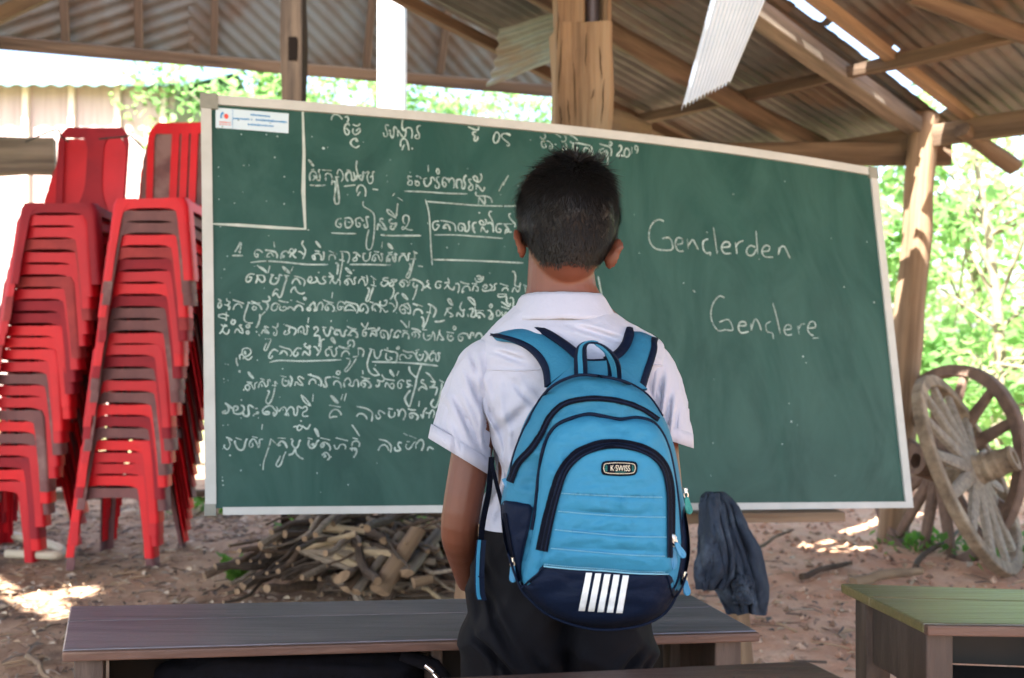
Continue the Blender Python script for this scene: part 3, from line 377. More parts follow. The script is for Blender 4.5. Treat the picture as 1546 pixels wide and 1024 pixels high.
def sheet(t0, t1, s0, s1, dz, m_):
    NU = 66; NV = max(2, int((s1-s0)/.06)); mb = MB(); r0 = rnd.uniform(0, 90); tilt = rnd.uniform(-.006, .006)
    for i in range(NV+1):
        s = lerp(s0, s1, i/NV)
        for j in range(NU+1):
            t = lerp(t0, t1, j/NU)
            mb.v.append(rf(t, s, .045+dz+.010*math.sin(t/.076*2*math.pi)+tilt*(j/NU-.5)*4+.008*mnoise.noise(Vector((t*1.3, s*1.3, r0)))+.007*(i/NV)))
    for i in range(NV):
        for j in range(NU):
            t = lerp(t0, t1, (j+.5)/NU); s = lerp(s0, s1, (i+.5)/NV)
            k = False
            for (ht, hw, a, b, rag) in HOLES:
                jt = .02*mnoise.noise(Vector((s*14, ht, 0))) if not rag else .03*mnoise.noise(Vector((s*9, t*9, 3)))
                if abs(t-ht+jt*.6) < hw and a+jt < s < b+jt: k = True
            if not k: a = i*(NU+1)+j; mb.f.append((a, a+NU+1, a+NU+2, a+1)); mb.m.append(0)
    return mb.build('roof_sheet', m_, shed, True)
for j, (s0, s1) in enumerate(((-.42, 1.62), (1.5, 3.4), (3.28, 5.2), (5.08, 7.0), (6.88, 9.0), (8.9, 11), (10.9, 13))):  # last rows, unseen behind the camera, added to cut light on the boy
    tmax = 1.56 if j < 2 else 6.2
    t = tmax; i = 0
    while t > -4.6:
        a = s0; 
        if j == 2 and t > 1.6: a = 3.28+.55*max(0, t-2.3)
        sheet(t-.79, t, a, s1, .004*(i % 2)+.004*(j % 2), M_tin2 if rnd.random() < .25 else M_tin); t -= .76; i += 1
sheet(1.50, 1.86, -.42, 1.22, .012, M_tin)
# plate, rafters, purlins
beam('wall_plate', rf(-3.6, 0, -.10), rf(3.4, .0, -.10), .09, .125, M_wood, shed, rough_=.15, n=20)
beam('rafter', rf(.03, -.25, -.045), rf(.0, 5.8, -.045), .105, .095, M_grey, shed, rough_=.15, n=16)
beam('rafter', rf(-.28, -.1, -.025), rf(-.26, 6, -.025), .06, .05, M_bright, shed, rough_=.1)
beam('rafter', rf(.675, -.2, -.075), rf(.66, 6, -.06), .13, .13, M_wood, shed, rough_=.55, n=26, bend=-.04, roundy=True)
beam('rafter', rf(1.52, -.3, -.03), rf(1.52, 6, -.03), .05, .06, M_wood, shed, rough_=.3, n=16)
beam('rafter', rf(-1.6, -.3, -.05), rf(-1.6, 6, -.05), .10, .10, M_wood, shed, rough_=.3, n=16, roundy=True)
beam('purlin', rf(-4, 1.08, -.02), rf(1.66, .86, -.03), .07, .06, M_wood, shed, rough_=.35, n=26, bend=-.03)
beam('purlin', rf(-4, 3.0, -.02), rf(1.6, 3.0, -.02), .07, .06, M_wood, shed, rough_=.3, n=16)
beam('purlin', rf(-4, 4.9, -.02), rf(6, 4.9, -.02), .07, .06, M_wood, shed, rough_=.3, n=16)
beam('purlin', rf(1.5, 4.18, -.0), rf(6.1, 4.18, -.0), .09, .08, M_wood, shed, rough_=.3, n=16)
for s in (7.6, 10, 12.4): beam('purlin', rf(-4, s, -.02), rf(6, s, -.02), .07, .06, M_wood, shed)
a = at(1375, -8, 4.5); b = at(1560, 58, 4.7); beam('brace', a, b, .085, .085, M_wood, shed, rough_=.4, n=14, roundy=True)
beam('rafter_tail', at(1452, 196, 5.75), at(1531, 252, 6.0), .10, .10, M_wood, shed, rough_=.4, n=10, roundy=True)
beam('tie_beam', at(1035, 233, 6.16), at(1432, 234, 6.10), .10, .135, M_wood, shed, rough_=.15, n=14)
beam('tie_beam', at(-330, 232, 5.7), at(84, 238, 6.1), .10, .22, M_grey, shed, rough_=.2, n=14)
beam('ground_rail', at(-200, 752, 6.4), at(330, 744, 6.9), .06, .05, M_wood, shed, rough_=.3, n=10)
beam('rafter', at(-60, 52, 5.6), at(78, -14, 5.8), .075, .075, M_wood, shed, rough_=.3, n=12)
# posts
def post(name, a, b, w_, m_, roundy=False, rough_=.25, taper=1):
    return beam(name, a, b, w_, w_, m_, shed, up=Vector((0, 1, 0)), rough_=rough_, n=26, roundy=roundy, taper=taper)
pb = at(1347, 812, 5.97); pb.z = -.05
post('post', pb, at(1396, 172, 6.0), .175, M_post, True, .22)
pm = at(877, 300, 4.3); post('post', (pm.x, pm.y, -.05), (pm.x-.0, pm.y, 2.526), .235, M_post, False, .30)
beam('post_tenon', (pm.x-.052, pm.y, 2.526), (pm.x-.055, pm.y, 3.0), .225, .125, M_post, shed, up=Vector((1, 0, 0)), rough_=.2, n=12)
beam('post_tenon', (pm.x+.104, pm.y, 2.526), (pm.x+.108, pm.y, 3.0), .21, .038, M_post, shed, up=Vector((1, 0, 0)), rough_=.2, n=12)
post('metal_pipe', (pm.x+.050, pm.y+.0, 2.526), (pm.x+.052, pm.y+.0, 3.0), .062, mat('grey_pipe', (.14, .12, .14), rough=.4, metal=.4), True, .0)
beam('beam_end', at(905, 182, 4.5), at(972, 205, 5.2), .09, .12, M_wood, shed, rough_=.3)
M_crk = mat('crack', (.02, .012, .008), rough=1, spec=0)
for (x0, y0, x1, y1) in ((848, 60, 843, 140), (843, 20, 841, 75), (866, 95, 869, 180), (905, 70, 909, 120), (912, 120, 908, 188), (885, 50, 884, 100), (857, 150, 860, 190), (897, 135, 893, 150), (845, 160, 848, 190)):
    mb = MB(); P = [at(lerp(x0, x1, i/6)+rnd.uniform(-.8, .8), lerp(y0, y1, i/6), 4.176) for i in range(7)]; mb.tube(P, [.0006, .0016, .0022, .0018, .0022, .0016, .0006], 5); mb.build('crack', M_crk, shed)
p4 = at(444, 300, 6.6); post('post', (p4.x, p4.y, -.05), (p4.x, p4.y, 3.7), .148, M_shadepost, False, .2)
# shaded hollow in the far post, laid on as a dark plate
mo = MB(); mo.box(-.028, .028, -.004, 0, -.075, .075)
mo.build('mortise_shade', mat('deep_shadow_wood', (.004, .003, .0025), rough=1, spec=.0), shed, loc=(p4.x+.008, p4.y-.079, 1.19+(512-73)/F*6.52))
for t, s in ((-3.2, .0), (3.2, 6.5), (-3, 8.6), (6, 4.2), (5.6, 8.8), (1.2, 10)):
    q = rf(t, s); post('post', (q.x, q.y, 0), (q.x, q.y, q.z-.05), .17, M_post, True, .2)
# far end: slanting sheets laid in a herringbone behind battens
G0 = onz(-260, 38, 3.2); G1 = onz(845, 136, 3.2); gu = (G1-G0).normalized(); GL = (G1-G0).length
gv = (Vector((0, 0, 1))*.86+Vector((gu.y, -gu.x, 0))*.5).normalized(); gn = gu.cross(gv).normalized()
if gn.y > 0: gn = -gn
gx = lambda px: ((at(px, CY+(H-3.2)*F/7.2, 7.2)-G0).dot(gu))
def g_u(px):                         # distance along the eave of the point seen at px
    lo, hi = 0, GL
    for _ in range(40):
        mid = (lo+hi)/2; q = G0+gu*mid
        if q.x/q.y*F+CX < px: lo = mid
        else: hi = mid
    return lo
uv_ = g_u(288); nsh = 8
edges = [0, uv_*.34, uv_*.67, uv_]+[lerp(uv_, GL, k/4) for k in (1, 2, 3, 4)]
for k in range(len(edges)-1):
    a, b = edges[k], edges[k+1]; NU = int((b-a)/.0125); NV = 76; mb = MB(); ang = R(24) if b <= uv_+1e-6 else R(-40)
    nx, ny = -math.sin(ang), math.cos(ang)
    for i in range(NV+1):
        v = -.03+i/NV*1.55
        for j in range(NU+1):
            u = lerp(a-.02, b+.02, j/NU)
            mb.v.append(G0+gu*u+gv*v+gn*(.011*math.sin((u*nx+v*ny)/.082*2*math.pi)+.004*(k % 2)-.02))
    for i in range(NV):
        for j in range(NU): q = i*(NU+1)+j; mb.f.append((q, q+1, q+NU+2, q+NU+1)); mb.m.append(0)
    mb.build('end_sheet', M_tin2, shed, True)
for px in (-80, 100, 210, 322, 551, 662):
    u = g_u(px); q = G0+gu*u+gn*.03
    beam('batten', q-gv*.01, q+gv*1.5, .055 if px != 322 else .045, .03, M_wood, shed, up=gn, rough_=.25)
beam('eave_board', G0+gn*.055, G1+gn*.055, .035, .085, M_wood, shed, up=gv, rough_=.12, n=20)
# loose pieces of sheet
def loose(name, label, pts, m_, waves, across, amp=.011, bend=0):
    """pts: four corners tl, tr, br, bl in space"""
    tl, tr, br, bl = [Vector(p) for p in pts]; N = 90; nn = (tr-tl).cross(bl-tl).normalized(); rows = []
    for i in range(25):
        v = i/24; row = []
        for j in range(N+1):
            u = j/N; p = tl.lerp(tr, u).lerp(bl.lerp(br, u), v)
            ph = (u if across else v)*waves*2*math.pi
            if across and i == 24: p = p+(bl-tl).normalized()*.022*(abs((u*waves) % 1-.5)*2-1)
            row.append(p+nn*(amp*math.sin(ph)+bend*(math.sin(math.pi*v)+.4*math.sin(2.2*math.pi*u))))
        rows.append(row)
    mb = MB(); mb.slab(rows, .0012); o = mb.build(name, m_, None, True)
    return tag(o, label, 'metal sheet')
loose('metal_sheet', 'bright bluish strip of corrugated sheet hanging from the roof with a jagged lower end', [at(1090, -60, 4.05), at(1180, -60, 4.2), at(1100, 128, 4.35), at(1029, 166, 4.2)], M_silver, 13, True, .006)
loose('metal_sheet', 'bent rusty sheet drooping beside the thick notched post', [at(752, 44, 5.6), at(856, 14, 5.3), at(856, 86, 5.3), at(735, 131, 5.7)], mat('pale_sheet', (.205, .235, .215), (.14, .16, .145), .6, 4, c3=(.19, .155, .12), s3=2), 5, False, .014, .03)
mb = MB(); mb.box(-.089, .089, -.089, .089, -.05, 4.2); cp = at(592, 300, 6.7)
o = mb.build('concrete_post', M_conc, None, False, loc=(cp.x, cp.y, 0)); bake(o, [('BEVEL', dict(width=.012, segments=2))]); o.data.polygons.foreach_set('use_smooth', [False]*len(o.data.polygons))
tag(o, 'white square concrete post standing behind the chalkboard', 'post')

# ================================================================== ground
def gz(x, y):
    d = math.hypot(x, y-3)
    z = .035*fbm((x, y, 0), 1.1, 4)+.014*fbm((x, y, 5), 5, 3)
    if x > .7 and y > 3.2: z += .05*max(0, fbm((x*.9+1, y*2.2, 2), 1.2, 4))*min(1, (x-.7))
    if d > 14: z += .05*(d-14)*.4
    return z-.015
xs = []; x = 0; st = .05
while x < 90: xs.append(x); st = .05 if x < 4.5 else st*1.16; x += st
xs = [-q for q in xs[:0:-1]]+xs
ys = []; y = 0; st = .05
while y < 95: ys.append(y+1.2); st = .05 if y < 6.5 else st*1.16; y += st
ys2 = []; y = 0; st = .1
while y < 60: ys2.append(1.2-y-st); st *= 1.2; y += st
ys = ys2[::-1]+ys
mb = MB(); mb.grid([[Vector((x, y, gz(x, y))) for x in xs] for y in ys])
M_gr = bpy.data.materials.new('dirt'); M_gr.use_nodes = True
def ground_mat(m):
    t = m.node_tree; N = t.nodes; L = t.links; p = N['Principled BSDF']; p.inputs['Roughness'].default_value = .95; p.inputs['Specular IOR Level'].default_value = .2
    tc = N.new('ShaderNodeTexCoord'); sx = N.new('ShaderNodeSeparateXYZ'); L.new(tc.outputs['Object'], sx.inputs[0])
    def nz(sc, det=7):
        n = N.new('ShaderNodeTexNoise'); n.inputs['Scale'].default_value = sc; n.inputs['Detail'].default_value = det; n.inputs['Roughness'].default_value = .65
        L.new(tc.outputs['Object'], n.inputs[0]); return n.outputs[0]
    def rng(s, a, b):
        r = N.new('ShaderNodeMapRange'); r.inputs[1].default_value = a; r.inputs[2].default_value = b; L.new(s, r.inputs[0]); return r.outputs[0]
    def mix(f, a, b):
        x = N.new('ShaderNodeMix'); x.data_type = 'RGBA'; L.new(f, x.inputs[0])
        for i, q in ((6, a), (7, b)):
            if isinstance(q, tuple): x.inputs[i].default_value = (*q, 1)
            else: L.new(q, x.inputs[i])
        return x.outputs[2]
    red = mix(rng(nz(3.5), .35, .68), (.56, .285, .17), (.66, .43, .30))
    red = mix(rng(nz(16), .55, .72), red, (.33, .19, .125))
    gry = mix(rng(nz(7), .35, .65), (.32, .19, .12), (.47, .315, .21))
    gry = mix(rng(nz(1.9), .52, .66), gry, (.15, .095, .065))
    ad = N.new('ShaderNodeMath'); ad.operation = 'MULTIPLY_ADD'; L.new(nz(1.4), ad.inputs[0]); ad.inputs[1].default_value = 1.6; L.new(sx.outputs[0], ad.inputs[2])
    c = mix(rng(ad.outputs[0], .75, 1.5), gry, red)
    ln = N.new('ShaderNodeVectorMath'); ln.operation = 'LENGTH'; L.new(tc.outputs['Object'], ln.inputs[0])
    c = mix(rng(ln.outputs['Value'], 9, 14), c, mix(rng(nz(.7), .35, .6), (.30, .24, .14), (.09, .16, .035)))
    L.new(c, p.inputs['Base Color'])
    b = N.new('ShaderNodeBump'); b.inputs['Strength'].default_value = .8; b.inputs['Distance'].default_value = .03; L.new(nz(22, 8), b.inputs['Height']); L.new(b.outputs[0], p.inputs['Normal'])
ground_mat(M_gr)
g = mb.build('ground', M_gr, None, True); tag(g, kind='structure')
# leaf litter, chips and clods: nobody could count them
def scatter(name, n, region, mk, mats, ):
    mb = MB()
    for i in range(n):
        x, y = region(); mk(mb, x, y, gz(x, y), rnd.randrange(len(mats)))
    o = mb.build(name, mats); tag(o, kind='stuff'); return o
def leaf(mb, x, y, z, k):
    a = rnd.uniform(0, 6.28); l = rnd.choice((rnd.uniform(.008, .022), rnd.uniform(.012, .04))); w_ = l*rnd.uniform(.25, .5); t1, t2 = rnd.uniform(-.5, .5), rnd.uniform(-.5, .6)
    u = Vector((math.cos(a), math.sin(a), t1*.5)); v = Vector((-math.sin(a), math.cos(a), t2)); c = Vector((x, y, z+rnd.uniform(.004, .02)))
    mb.quad(c-u*l, c-v*w_+Vector((0, 0, .006)), c+u*l, c+v*w_+Vector((0, 0, .006)), k)
def twig(mb, x, y, z, k):
    a = rnd.uniform(0, 6.28); l = rnd.uniform(.04, .16); r = rnd.uniform(.002, .005); c = Vector((x, y, z+.008)); u = Vector((math.cos(a), math.sin(a), rnd.uniform(-.1, .15)))
    mb.tube([c-u*l/2, c+Vector((rnd.uniform(-.01, .01), rnd.uniform(-.01, .01), .004)), c+u*l/2], r, 4, k, False)
def clod(mb, x, y, z, k):
    r = rnd.uniform(.006, .022); n = len(mb.v); ps = []
    for d in ((1, 0, 0), (0, 1, 0), (-1, 0, 0), (0, -1, 0), (0, 0, 1), (0, 0, -1)): ps.append(Vector((x, y, z+r*.3))+Vector(d)*r*rnd.uniform(.6, 1.2))
    mb.v += ps
    for f in ((0, 1, 4), (1, 2, 4), (2, 3, 4), (3, 0, 4), (1, 0, 5), (2, 1, 5), (3, 2, 5), (0, 3, 5)): mb.f.append(tuple(n+i for i in f)); mb.m.append(k)
LM = [mat('litter_brown', (.20, .12, .08), rough=.8), mat('litter_tan', (.36, .24, .145), rough=.8), mat('litter_grey', (.32, .245, .19), rough=.8), mat('litter_dark', (.09, .065, .05), rough=.8), mat('litter_pale', (.50, .40, .29), rough=.8)]
scatter('leaf_litter', 8500, lambda: (rnd.uniform(-4.4, -.1)+rnd.gauss(0, .25), rnd.uniform(2.6, 7.5)), leaf, LM)
scatter('twigs', 900, lambda: (rnd.uniform(-4.2, .4), rnd.uniform(3.4, 7.2)), twig, LM[:4])
CM = [mat('clod_red', (.38, .21, .135), rough=.95), mat('clod_pale', (.50, .33, .23), rough=.95), mat('clod_dark', (.22, .135, .09), rough=.95)]
scatter('clods', 2600, lambda: (rnd.uniform(.3, 4.2), rnd.uniform(2.6, 8)), clod, CM)
scatter('leaf_scraps', 1300, lambda: (rnd.uniform(.2, 3.8), rnd.uniform(2.8, 7)), leaf, [LM[0], LM[1], LM[3], LM[4]])
scatter('wood_scraps', 160, lambda: (rnd.gauss(1.75, .8), rnd.gauss(4.4, .5)), twig, LM[:4])
# grey and brown branches on the red dirt
for k, (p, q, r, lb) in enumerate(((onz(1285, 880, .03), onz(1395, 862, .05), .03, 'pale crooked branch lying on red dirt behind the right desk'), (onz(1120, 845, .02), onz(1195, 800, .03), .012, 'thin stick on red dirt beside the jacket'), (onz(1380, 855, .03), onz(1450, 800, .05), .016, 'grey stick lying against the foot of the cart wheel'), (onz(1210, 872, .02), onz(1285, 850, .02), .018, 'dark twig lying on red dirt beyond the right desk'), (onz(40, 990, .02), onz(82, 1030, .02), .012, 'pale stick on the litter below the left end of the desk'))):
    mb = MB(); pts = [p.lerp(q, i/8)+Vector((rnd.uniform(-.012, .012), rnd.uniform(-.012, .012), rnd.uniform(-.004, .02)*math.sin(math.pi*i/8))) for i in range(9)]
    mb.tube(pts, [r*lerp(1, .6, i/8) for i in range(9)], 8, 0, True, .12)
    tag(mb.build('branch', M_bright if k in (0, 4) else M_wood, None, True), lb, 'branch')
# bent pale pipe on the ground at the left
mb = MB(); pts = catmull([onz(-90, 800, .03), onz(0, 806, .03), onz(60, 818, .03), onz(92, 829, .03), onz(88, 838, .03), onz(60, 838, .03), onz(10, 836, .03)], 6)
mb.tube(pts, .024, 10); tag(mb.build('pipe', mat('pale_pipe', (.50, .44, .33), rough=.6), None, True), 'pale bent pipe lying on the ground behind the red chairs', 'pipe')

# ================================================================== stacked plastic chairs
RED = [mat('plastic_red', (.52, .012, .022), (.42, .010, .018), .45, 4, spec=.22), mat('plastic_dark_red', (.30, .012, .022), (.22, .010, .02), .55, 5, spec=.18), mat('plastic_faded_red', (.36, .045, .045), (.24, .03, .035), .65, 7, spec=.2), mat('plastic_greyed', (.19, .085, .085), (.13, .06, .065), .7, 9, spec=.2, c3=(.24, .14, .135), s3=4), mat('plastic_vivid_red', (.66, .010, .018), (.52, .010, .016), .43, 4, spec=.22)]
RNAME = ['red', 'dark red', 'faded red', 'greyish maroon', 'vivid red']
def leg_mesh(sx, front):
    mb = MB(); rows = []
    for i in range(13):
        z = .43*(1-i/12); t = 1-z/.43
        xo = lerp(.192, .236, t)-.014*max(0, (z-.40)/.03); yo = (lerp(-.200, -.232, t) if front else lerp(.185, .265, t))
        wf = lerp(.058, .044, min(1, t*1.4))+.045*max(0, (z-.335)/.095)**2
        sy = 1 if front else -1
        r = [(xo-wf, yo, z), (xo-wf*.5, yo, z), (xo-.010, yo, z), (xo-.003, yo+sy*.003, z), (xo, yo+sy*.011, z), (xo, yo+sy*.042, z), (xo, yo+sy*.072, z)]
        rows.append([Vector((sx*a, b, c)) for a, b, c in r])
    if (sx > 0) != front: rows = [r[::-1] for r in rows]
    mb.slab(rows, .0045); return mb
def seat_mesh():
    mb = MB(); rows = []
    for i in range(13):
        v = i/12; y = lerp(-.20, .185, v); row = []
        for j in range(15):
            u = j/14*2-1; x = u*lerp(.178, .165, v)
            z = .432-.012*(1-u*u)*math.sin(math.pi*min(1, v*1.1))-.010*max(0, 1-v*9)-.006*abs(u)**8-.05*v
            row.append((x, y, z))
        rows.append(row)
    mb.slab(rows, .004)
    rows = []                                            # front apron with a curved lower edge
    for i in range(5):
        v = i/4; row = []
        for j in range(25):
            u = j/24*2-1; x = u*.16; low = .050+.034*abs(u)**5
            row.append((x, -.2005-.002*v, .428-v*low))
        rows.append(row)
    mb.slab(rows, .004)
    for sx in (-1, 1):
        rows = []
        for i in range(4):
            v = i/3; row = []
            for j in range(9):
                y = lerp(-.15, .14, j/8); row.append((sx*(.180+.008*v), y, .426-v*.05-.03*max(0, (y+.15)/.3)))
            rows.append(row if sx > 0 else row[::-1])
        mb.slab(rows, .004)
    return mb
def back_mesh(kind):
    mb = MB()
    def P(x, v): return Vector((x, .165+.060*v+.03*(1-(x/.2)**2), .39+.53*v))
    out = lambda v: .196+.010*v-.050*max(0, (v-.80)/.20)**2.2
    def strip(fa, fb, v0, v1, n=12, k=4):
        rows = []
        for i in range(n+1):
            v = lerp(v0, v1, i/n); a, b = fa(v), fb(v)
            rows.append([P(lerp(a, b, j/k), v) for j in range(k+1)])
        mb.slab(rows, .005)
    for s in (-1, 1):
        strip(*( (lambda v: -out(v), lambda v: -out(v)+.034) if s < 0 else (lambda v: out(v)-.034, lambda v: out(v))), 0, .9)
    strip(lambda v: -out(v), lambda v: out(v), .88, 1.0, 6, 14)
    if kind == 2:
        strip(lambda v: -out(v)+.034, lambda v: out(v)-.034, 0, .9, 10, 8)
    elif kind == 0:
        sp = lambda v: .046+.075*max(0, (.45-v)/.45)**2+.03*max(0, (v-.75)/.15)**2
        strip(lambda v: -sp(v), lambda v: sp(v), 0, .9, 14, 6)
    else:
        for c in (-.055, 0, .055): strip(lambda v: c-.021, lambda v: c+.021, 0, .9, 8, 2)
        strip(lambda v: -out(v), lambda v: out(v), 0, .10, 3, 12)
    return mb
def chair_proto(mi, kind):
    r = thing('plastic_chair', 'x', 'chair')
    seat_mesh().build('seat', RED[mi], r, True); back_mesh(kind).build('backrest', RED[mi], r, True)
    for s in (-1, 1):
        for fr in (True, False): leg_mesh(s, fr).build('leg', RED[mi], r, True)
    return r
protos = {}
def chair(mi, kind, loc, rz, label, group):
    if (mi, kind) not in protos: r = protos[(mi, kind)] = chair_proto(mi, kind)
    else:
        src = protos[(mi, kind)]; r = src.copy(); col.objects.link(r)
        for ch in src.children: c = ch.copy(); col.objects.link(c); c.parent = r
    r.location = loc; r.rotation_euler = (rnd.gauss(0, .006), rnd.gauss(0, .007), rz+rnd.gauss(0, .028)); r['label'] = label; r['group'] = group
    return r
ORD = 'topmost second third fourth fifth sixth seventh eighth ninth tenth eleventh twelfth thirteenth fourteenth fifteenth sixteenth seventeenth eighteenth nineteenth twentieth twenty-first twenty-second twenty-third twenty-fourth bottom'.split()
def stack(seq, pos, step, rz, where, group, kind_top):
    n = len(seq)
    for i, mi in enumerate(seq):
        k = n-1-i
        lab = f"{RNAME[mi]} plastic chair, {'topmost in' if i == 0 else ('bottom chair of' if i == n-1 else ORD[i]+' from the top of')} {where}"
        chair(mi, kind_top if i == 0 else (2 if i < 9 else 0), (pos[0]+step[0]*k+rnd.gauss(0, .004), pos[1]+step[1]*k+rnd.gauss(0, .003), gz(pos[0], pos[1])+.004+step[2]*k), rz, lab, group)
stack([4, 3, 3, 4, 2, 1, 0, 4, 1, 3, 3, 0, 0, 1, 3, 0, 3, 4, 1, 3, 4, 0, 0, 4, 3], (-2.115, 5.48), (.0107, -.0050, .0632), R(-3), 'the stack beside the chalkboard', 'red chairs stacked beside the chalkboard', 1)
stack([1, 0, 0, 2, 0, 0, 2, 0, 1, 1, 4, 4, 4, 0, 3, 0, 0, 3, 4, 3, 0, 1, 4, 0], (-2.765, 5.56), (.0161, -.0050, .0645), R(-3), 'the stack by the left edge', 'red chairs stacked at the left edge', 0)
M_str = mat('dark_string', (.012, .010, .010), rough=.9)
mb = MB(); mb.tube(catmull([at(40, 214, 5.7), at(84, 196, 5.3), at(92, 206, 5.26), at(104, 214, 5.25)], 5), .005, 6); tag(mb.build('string', M_str, None, True), 'dark string tying the left chair stack to the timber beam', 'string')
mb = MB(); mb.tube(catmull([at(150, 210, 5.5), at(184, 207, 5.3), at(196, 205, 5.22), at(208, 216, 5.20), at(218, 226, 5.2)], 5), .005, 6); tag(mb.build('string', M_str, None, True), 'dark string knotted between the tops of the two chair stacks', 'string')
# ================================================================== school desks
def desk(name, label, cs, th, mt, shelf=.16, legs=True, ends=True):
    """cs: far-left, near-left, near-right, far-right corners of the top"""
    FL, NL, NR, FR = cs; zt = FL.z; c = (FL+NL+NR+FR)/4; r = thing(name, label, 'desk', (c.x, c.y, 0), None)
    def b(u, v, z): p = NL.lerp(NR, u).lerp(FL.lerp(FR, u), v); return Vector((p.x, p.y, z))
    W = (NR-NL).length; D = (FL-NL).length
    def blk(u0, u1, v0, v1, z0, z1, nm, m_, par=r):
        mb = MB(); mb.hexa([b(u0, v0, z0), b(u1, v0, z0), b(u1, v1, z0), b(u0, v1, z0), b(u0, v0, z1), b(u1, v0, z1), b(u1, v1, z1), b(u0, v1, z1)])
        o = mb.build(nm, m_, par); bake(o, [('BEVEL', dict(width=.003, segments=2))]); o.data.polygons.foreach_set('use_smooth', [False]*len(o.data.polygons)); return o
    e = .012/W; f = .012/D
    top = blk(0, 1, .006, .62, zt-th, zt, 'tabletop', mt); top2 = blk(0, 1, .624, 1, zt-th, zt, 'tabletop', mt)
    blk(0, 1, -.012/D, .005, zt-th-.001, zt-.0015, 'front_edging', M_edge)
    lw, ld = .05/W, .045/D
    for u in (e*1.5, 1-e*1.5-lw):
        for v in (f*2, 1-f*2-ld): blk(u, u+lw, v, v+ld, 0, zt-th-.001, 'leg', M_leg)
    for u in (e*2.5, 1-e*2.5-.02/W): blk(u, u+.02/W, f*2+ld+.002/D, 1-f*2-ld-.002/D, zt-th-shelf, zt-th-.002, 'end_panel', M_leg)
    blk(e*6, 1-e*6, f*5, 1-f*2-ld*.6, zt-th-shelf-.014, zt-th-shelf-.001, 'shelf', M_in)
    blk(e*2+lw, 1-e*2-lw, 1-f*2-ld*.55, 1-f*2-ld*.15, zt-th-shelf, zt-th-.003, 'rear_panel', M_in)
    blk(.525, .525+.02/W, f*4, 1-f*2-ld*.6-.002, zt-th-shelf, zt-th-.003, 'divider', M_leg)
    return r, b
zt = .66
desk('school_desk', 'long dark varnished desk standing right behind the boy, with things in its shelf', [onz(106, 915, zt), onz(94, 981, zt), onz(1143, 952, zt), onz(1042, 897, zt)], .017, M_desk)
FLr = onz(1269, 881, zt); NLr = onz(1395, 941, zt); n1 = onz(1546, 943, zt); f1 = onz(1546, 890, zt)
NRr = NLr+(n1-NLr).normalized()*1.12; FRr = FLr+(f1-FLr).normalized()*1.12
desk('school_desk', 'worn desk with a greenish sheen in its colour and a broad side panel, right of the boy', [FLr, NLr, NRr, FRr], .020, M_deskr, .13)
zn = .79; FRn = onz(1219, 997, zn); q = onz(690, 1022, zn); FLn = FRn+(q-FRn).normalized()*1.2; k = (onz(1275, 1024, zn)-FRn).normalized()*.27
desk('school_desk', 'dark brown desk nearest the camera, only its far edge showing below the boy', [FLn, FLn+k, FRn+k, FRn], .02, mat('brown_desk', (.10, .055, .04), (.055, .03, .022), .4, 8, (.4, 5, 5), .3, 16))
# things in the shelf
def blob(name, label, cat, c, s, m_, seed=0, amp=.25, sub=4):
    bm = bmesh.new(); bmesh.ops.create_icosphere(bm, subdivisions=sub, radius=1)
    for v in bm.verts:
        p = v.co.copy(); k = 1+amp*fbm(p+Vector((seed, 0, 0)), 1.6, 3)
        q = Vector([math.copysign(abs(a)**.6, a) for a in p]); v.co = Vector((q.x*s[0], q.y*s[1], max(q.z, -.8)*s[2]))*k
    me = bpy.data.meshes.new(name); bm.to_mesh(me); bm.free(); me.materials.append(m_); me.polygons.foreach_set('use_smooth', [True]*len(me.polygons))
    o = bpy.data.objects.new(name, me); col.objects.link(o); o.location = c; return tag(o, label, cat)
M_cloth = mat('dark_bag_cloth', (.0045, .005, .009), (.0025, .0025, .004), .9, 30, spec=.15, bump=.2, bscale=60)
sb = thing('schoolbag', 'black schoolbag lying in the shelf under the left half of the desk', 'bag', (-.40, 1.86, .50))
o = blob('bag_body', None, None, (-.40, 1.87, .562), (.25, .075, .055), M_cloth, 3, .12); adopt(o, sb)
mb = MB(); mb.tube([(-.20, 1.80, .62), (-.14, 1.795, .60), (-.10, 1.80, .55), (-.12, 1.83, .51)], [.012, .014, .014, .010], 8); mb.build('strap', M_cloth, sb, True)
mb = MB(); mb.tube([(-.155, 1.785, .605), (-.14, 1.78, .595)], .006, 8); mb.tube([(-.14, 1.785, .59), (-.132, 1.78, .583)], .005, 8); mb.build('buckle', mat('chrome', (.8, .8, .82), rough=.2, metal=1), sb, True)
mb = MB(); mb.hexa([(-.375, 1.745, .497), (-.21, 1.77, .497), (-.23, 1.93, .497), (-.395, 1.91, .497), (-.375, 1.745, .5175), (-.21, 1.77, .5175), (-.23, 1.93, .5175), (-.395, 1.91, .5175)])
nb = mb.build('notebook', mat('notebook_paper', (.62, .70, .70), (.5, .6, .62), .6, 40, (1, 1, 12)), None); tag(nb, 'pale notebook lying under the black bag in the desk shelf', 'notebook')
blob('cloth_bag', 'dark cloth bag pushed into the shelf of the right desk', 'bag', (1.27, 2.02, .548), (.17, .09, .052), mat('dark_pink_bag', (.014, .010, .013), (.16, .012, .05), .85, 26, lo=.62, hi=.70), 8, .1)
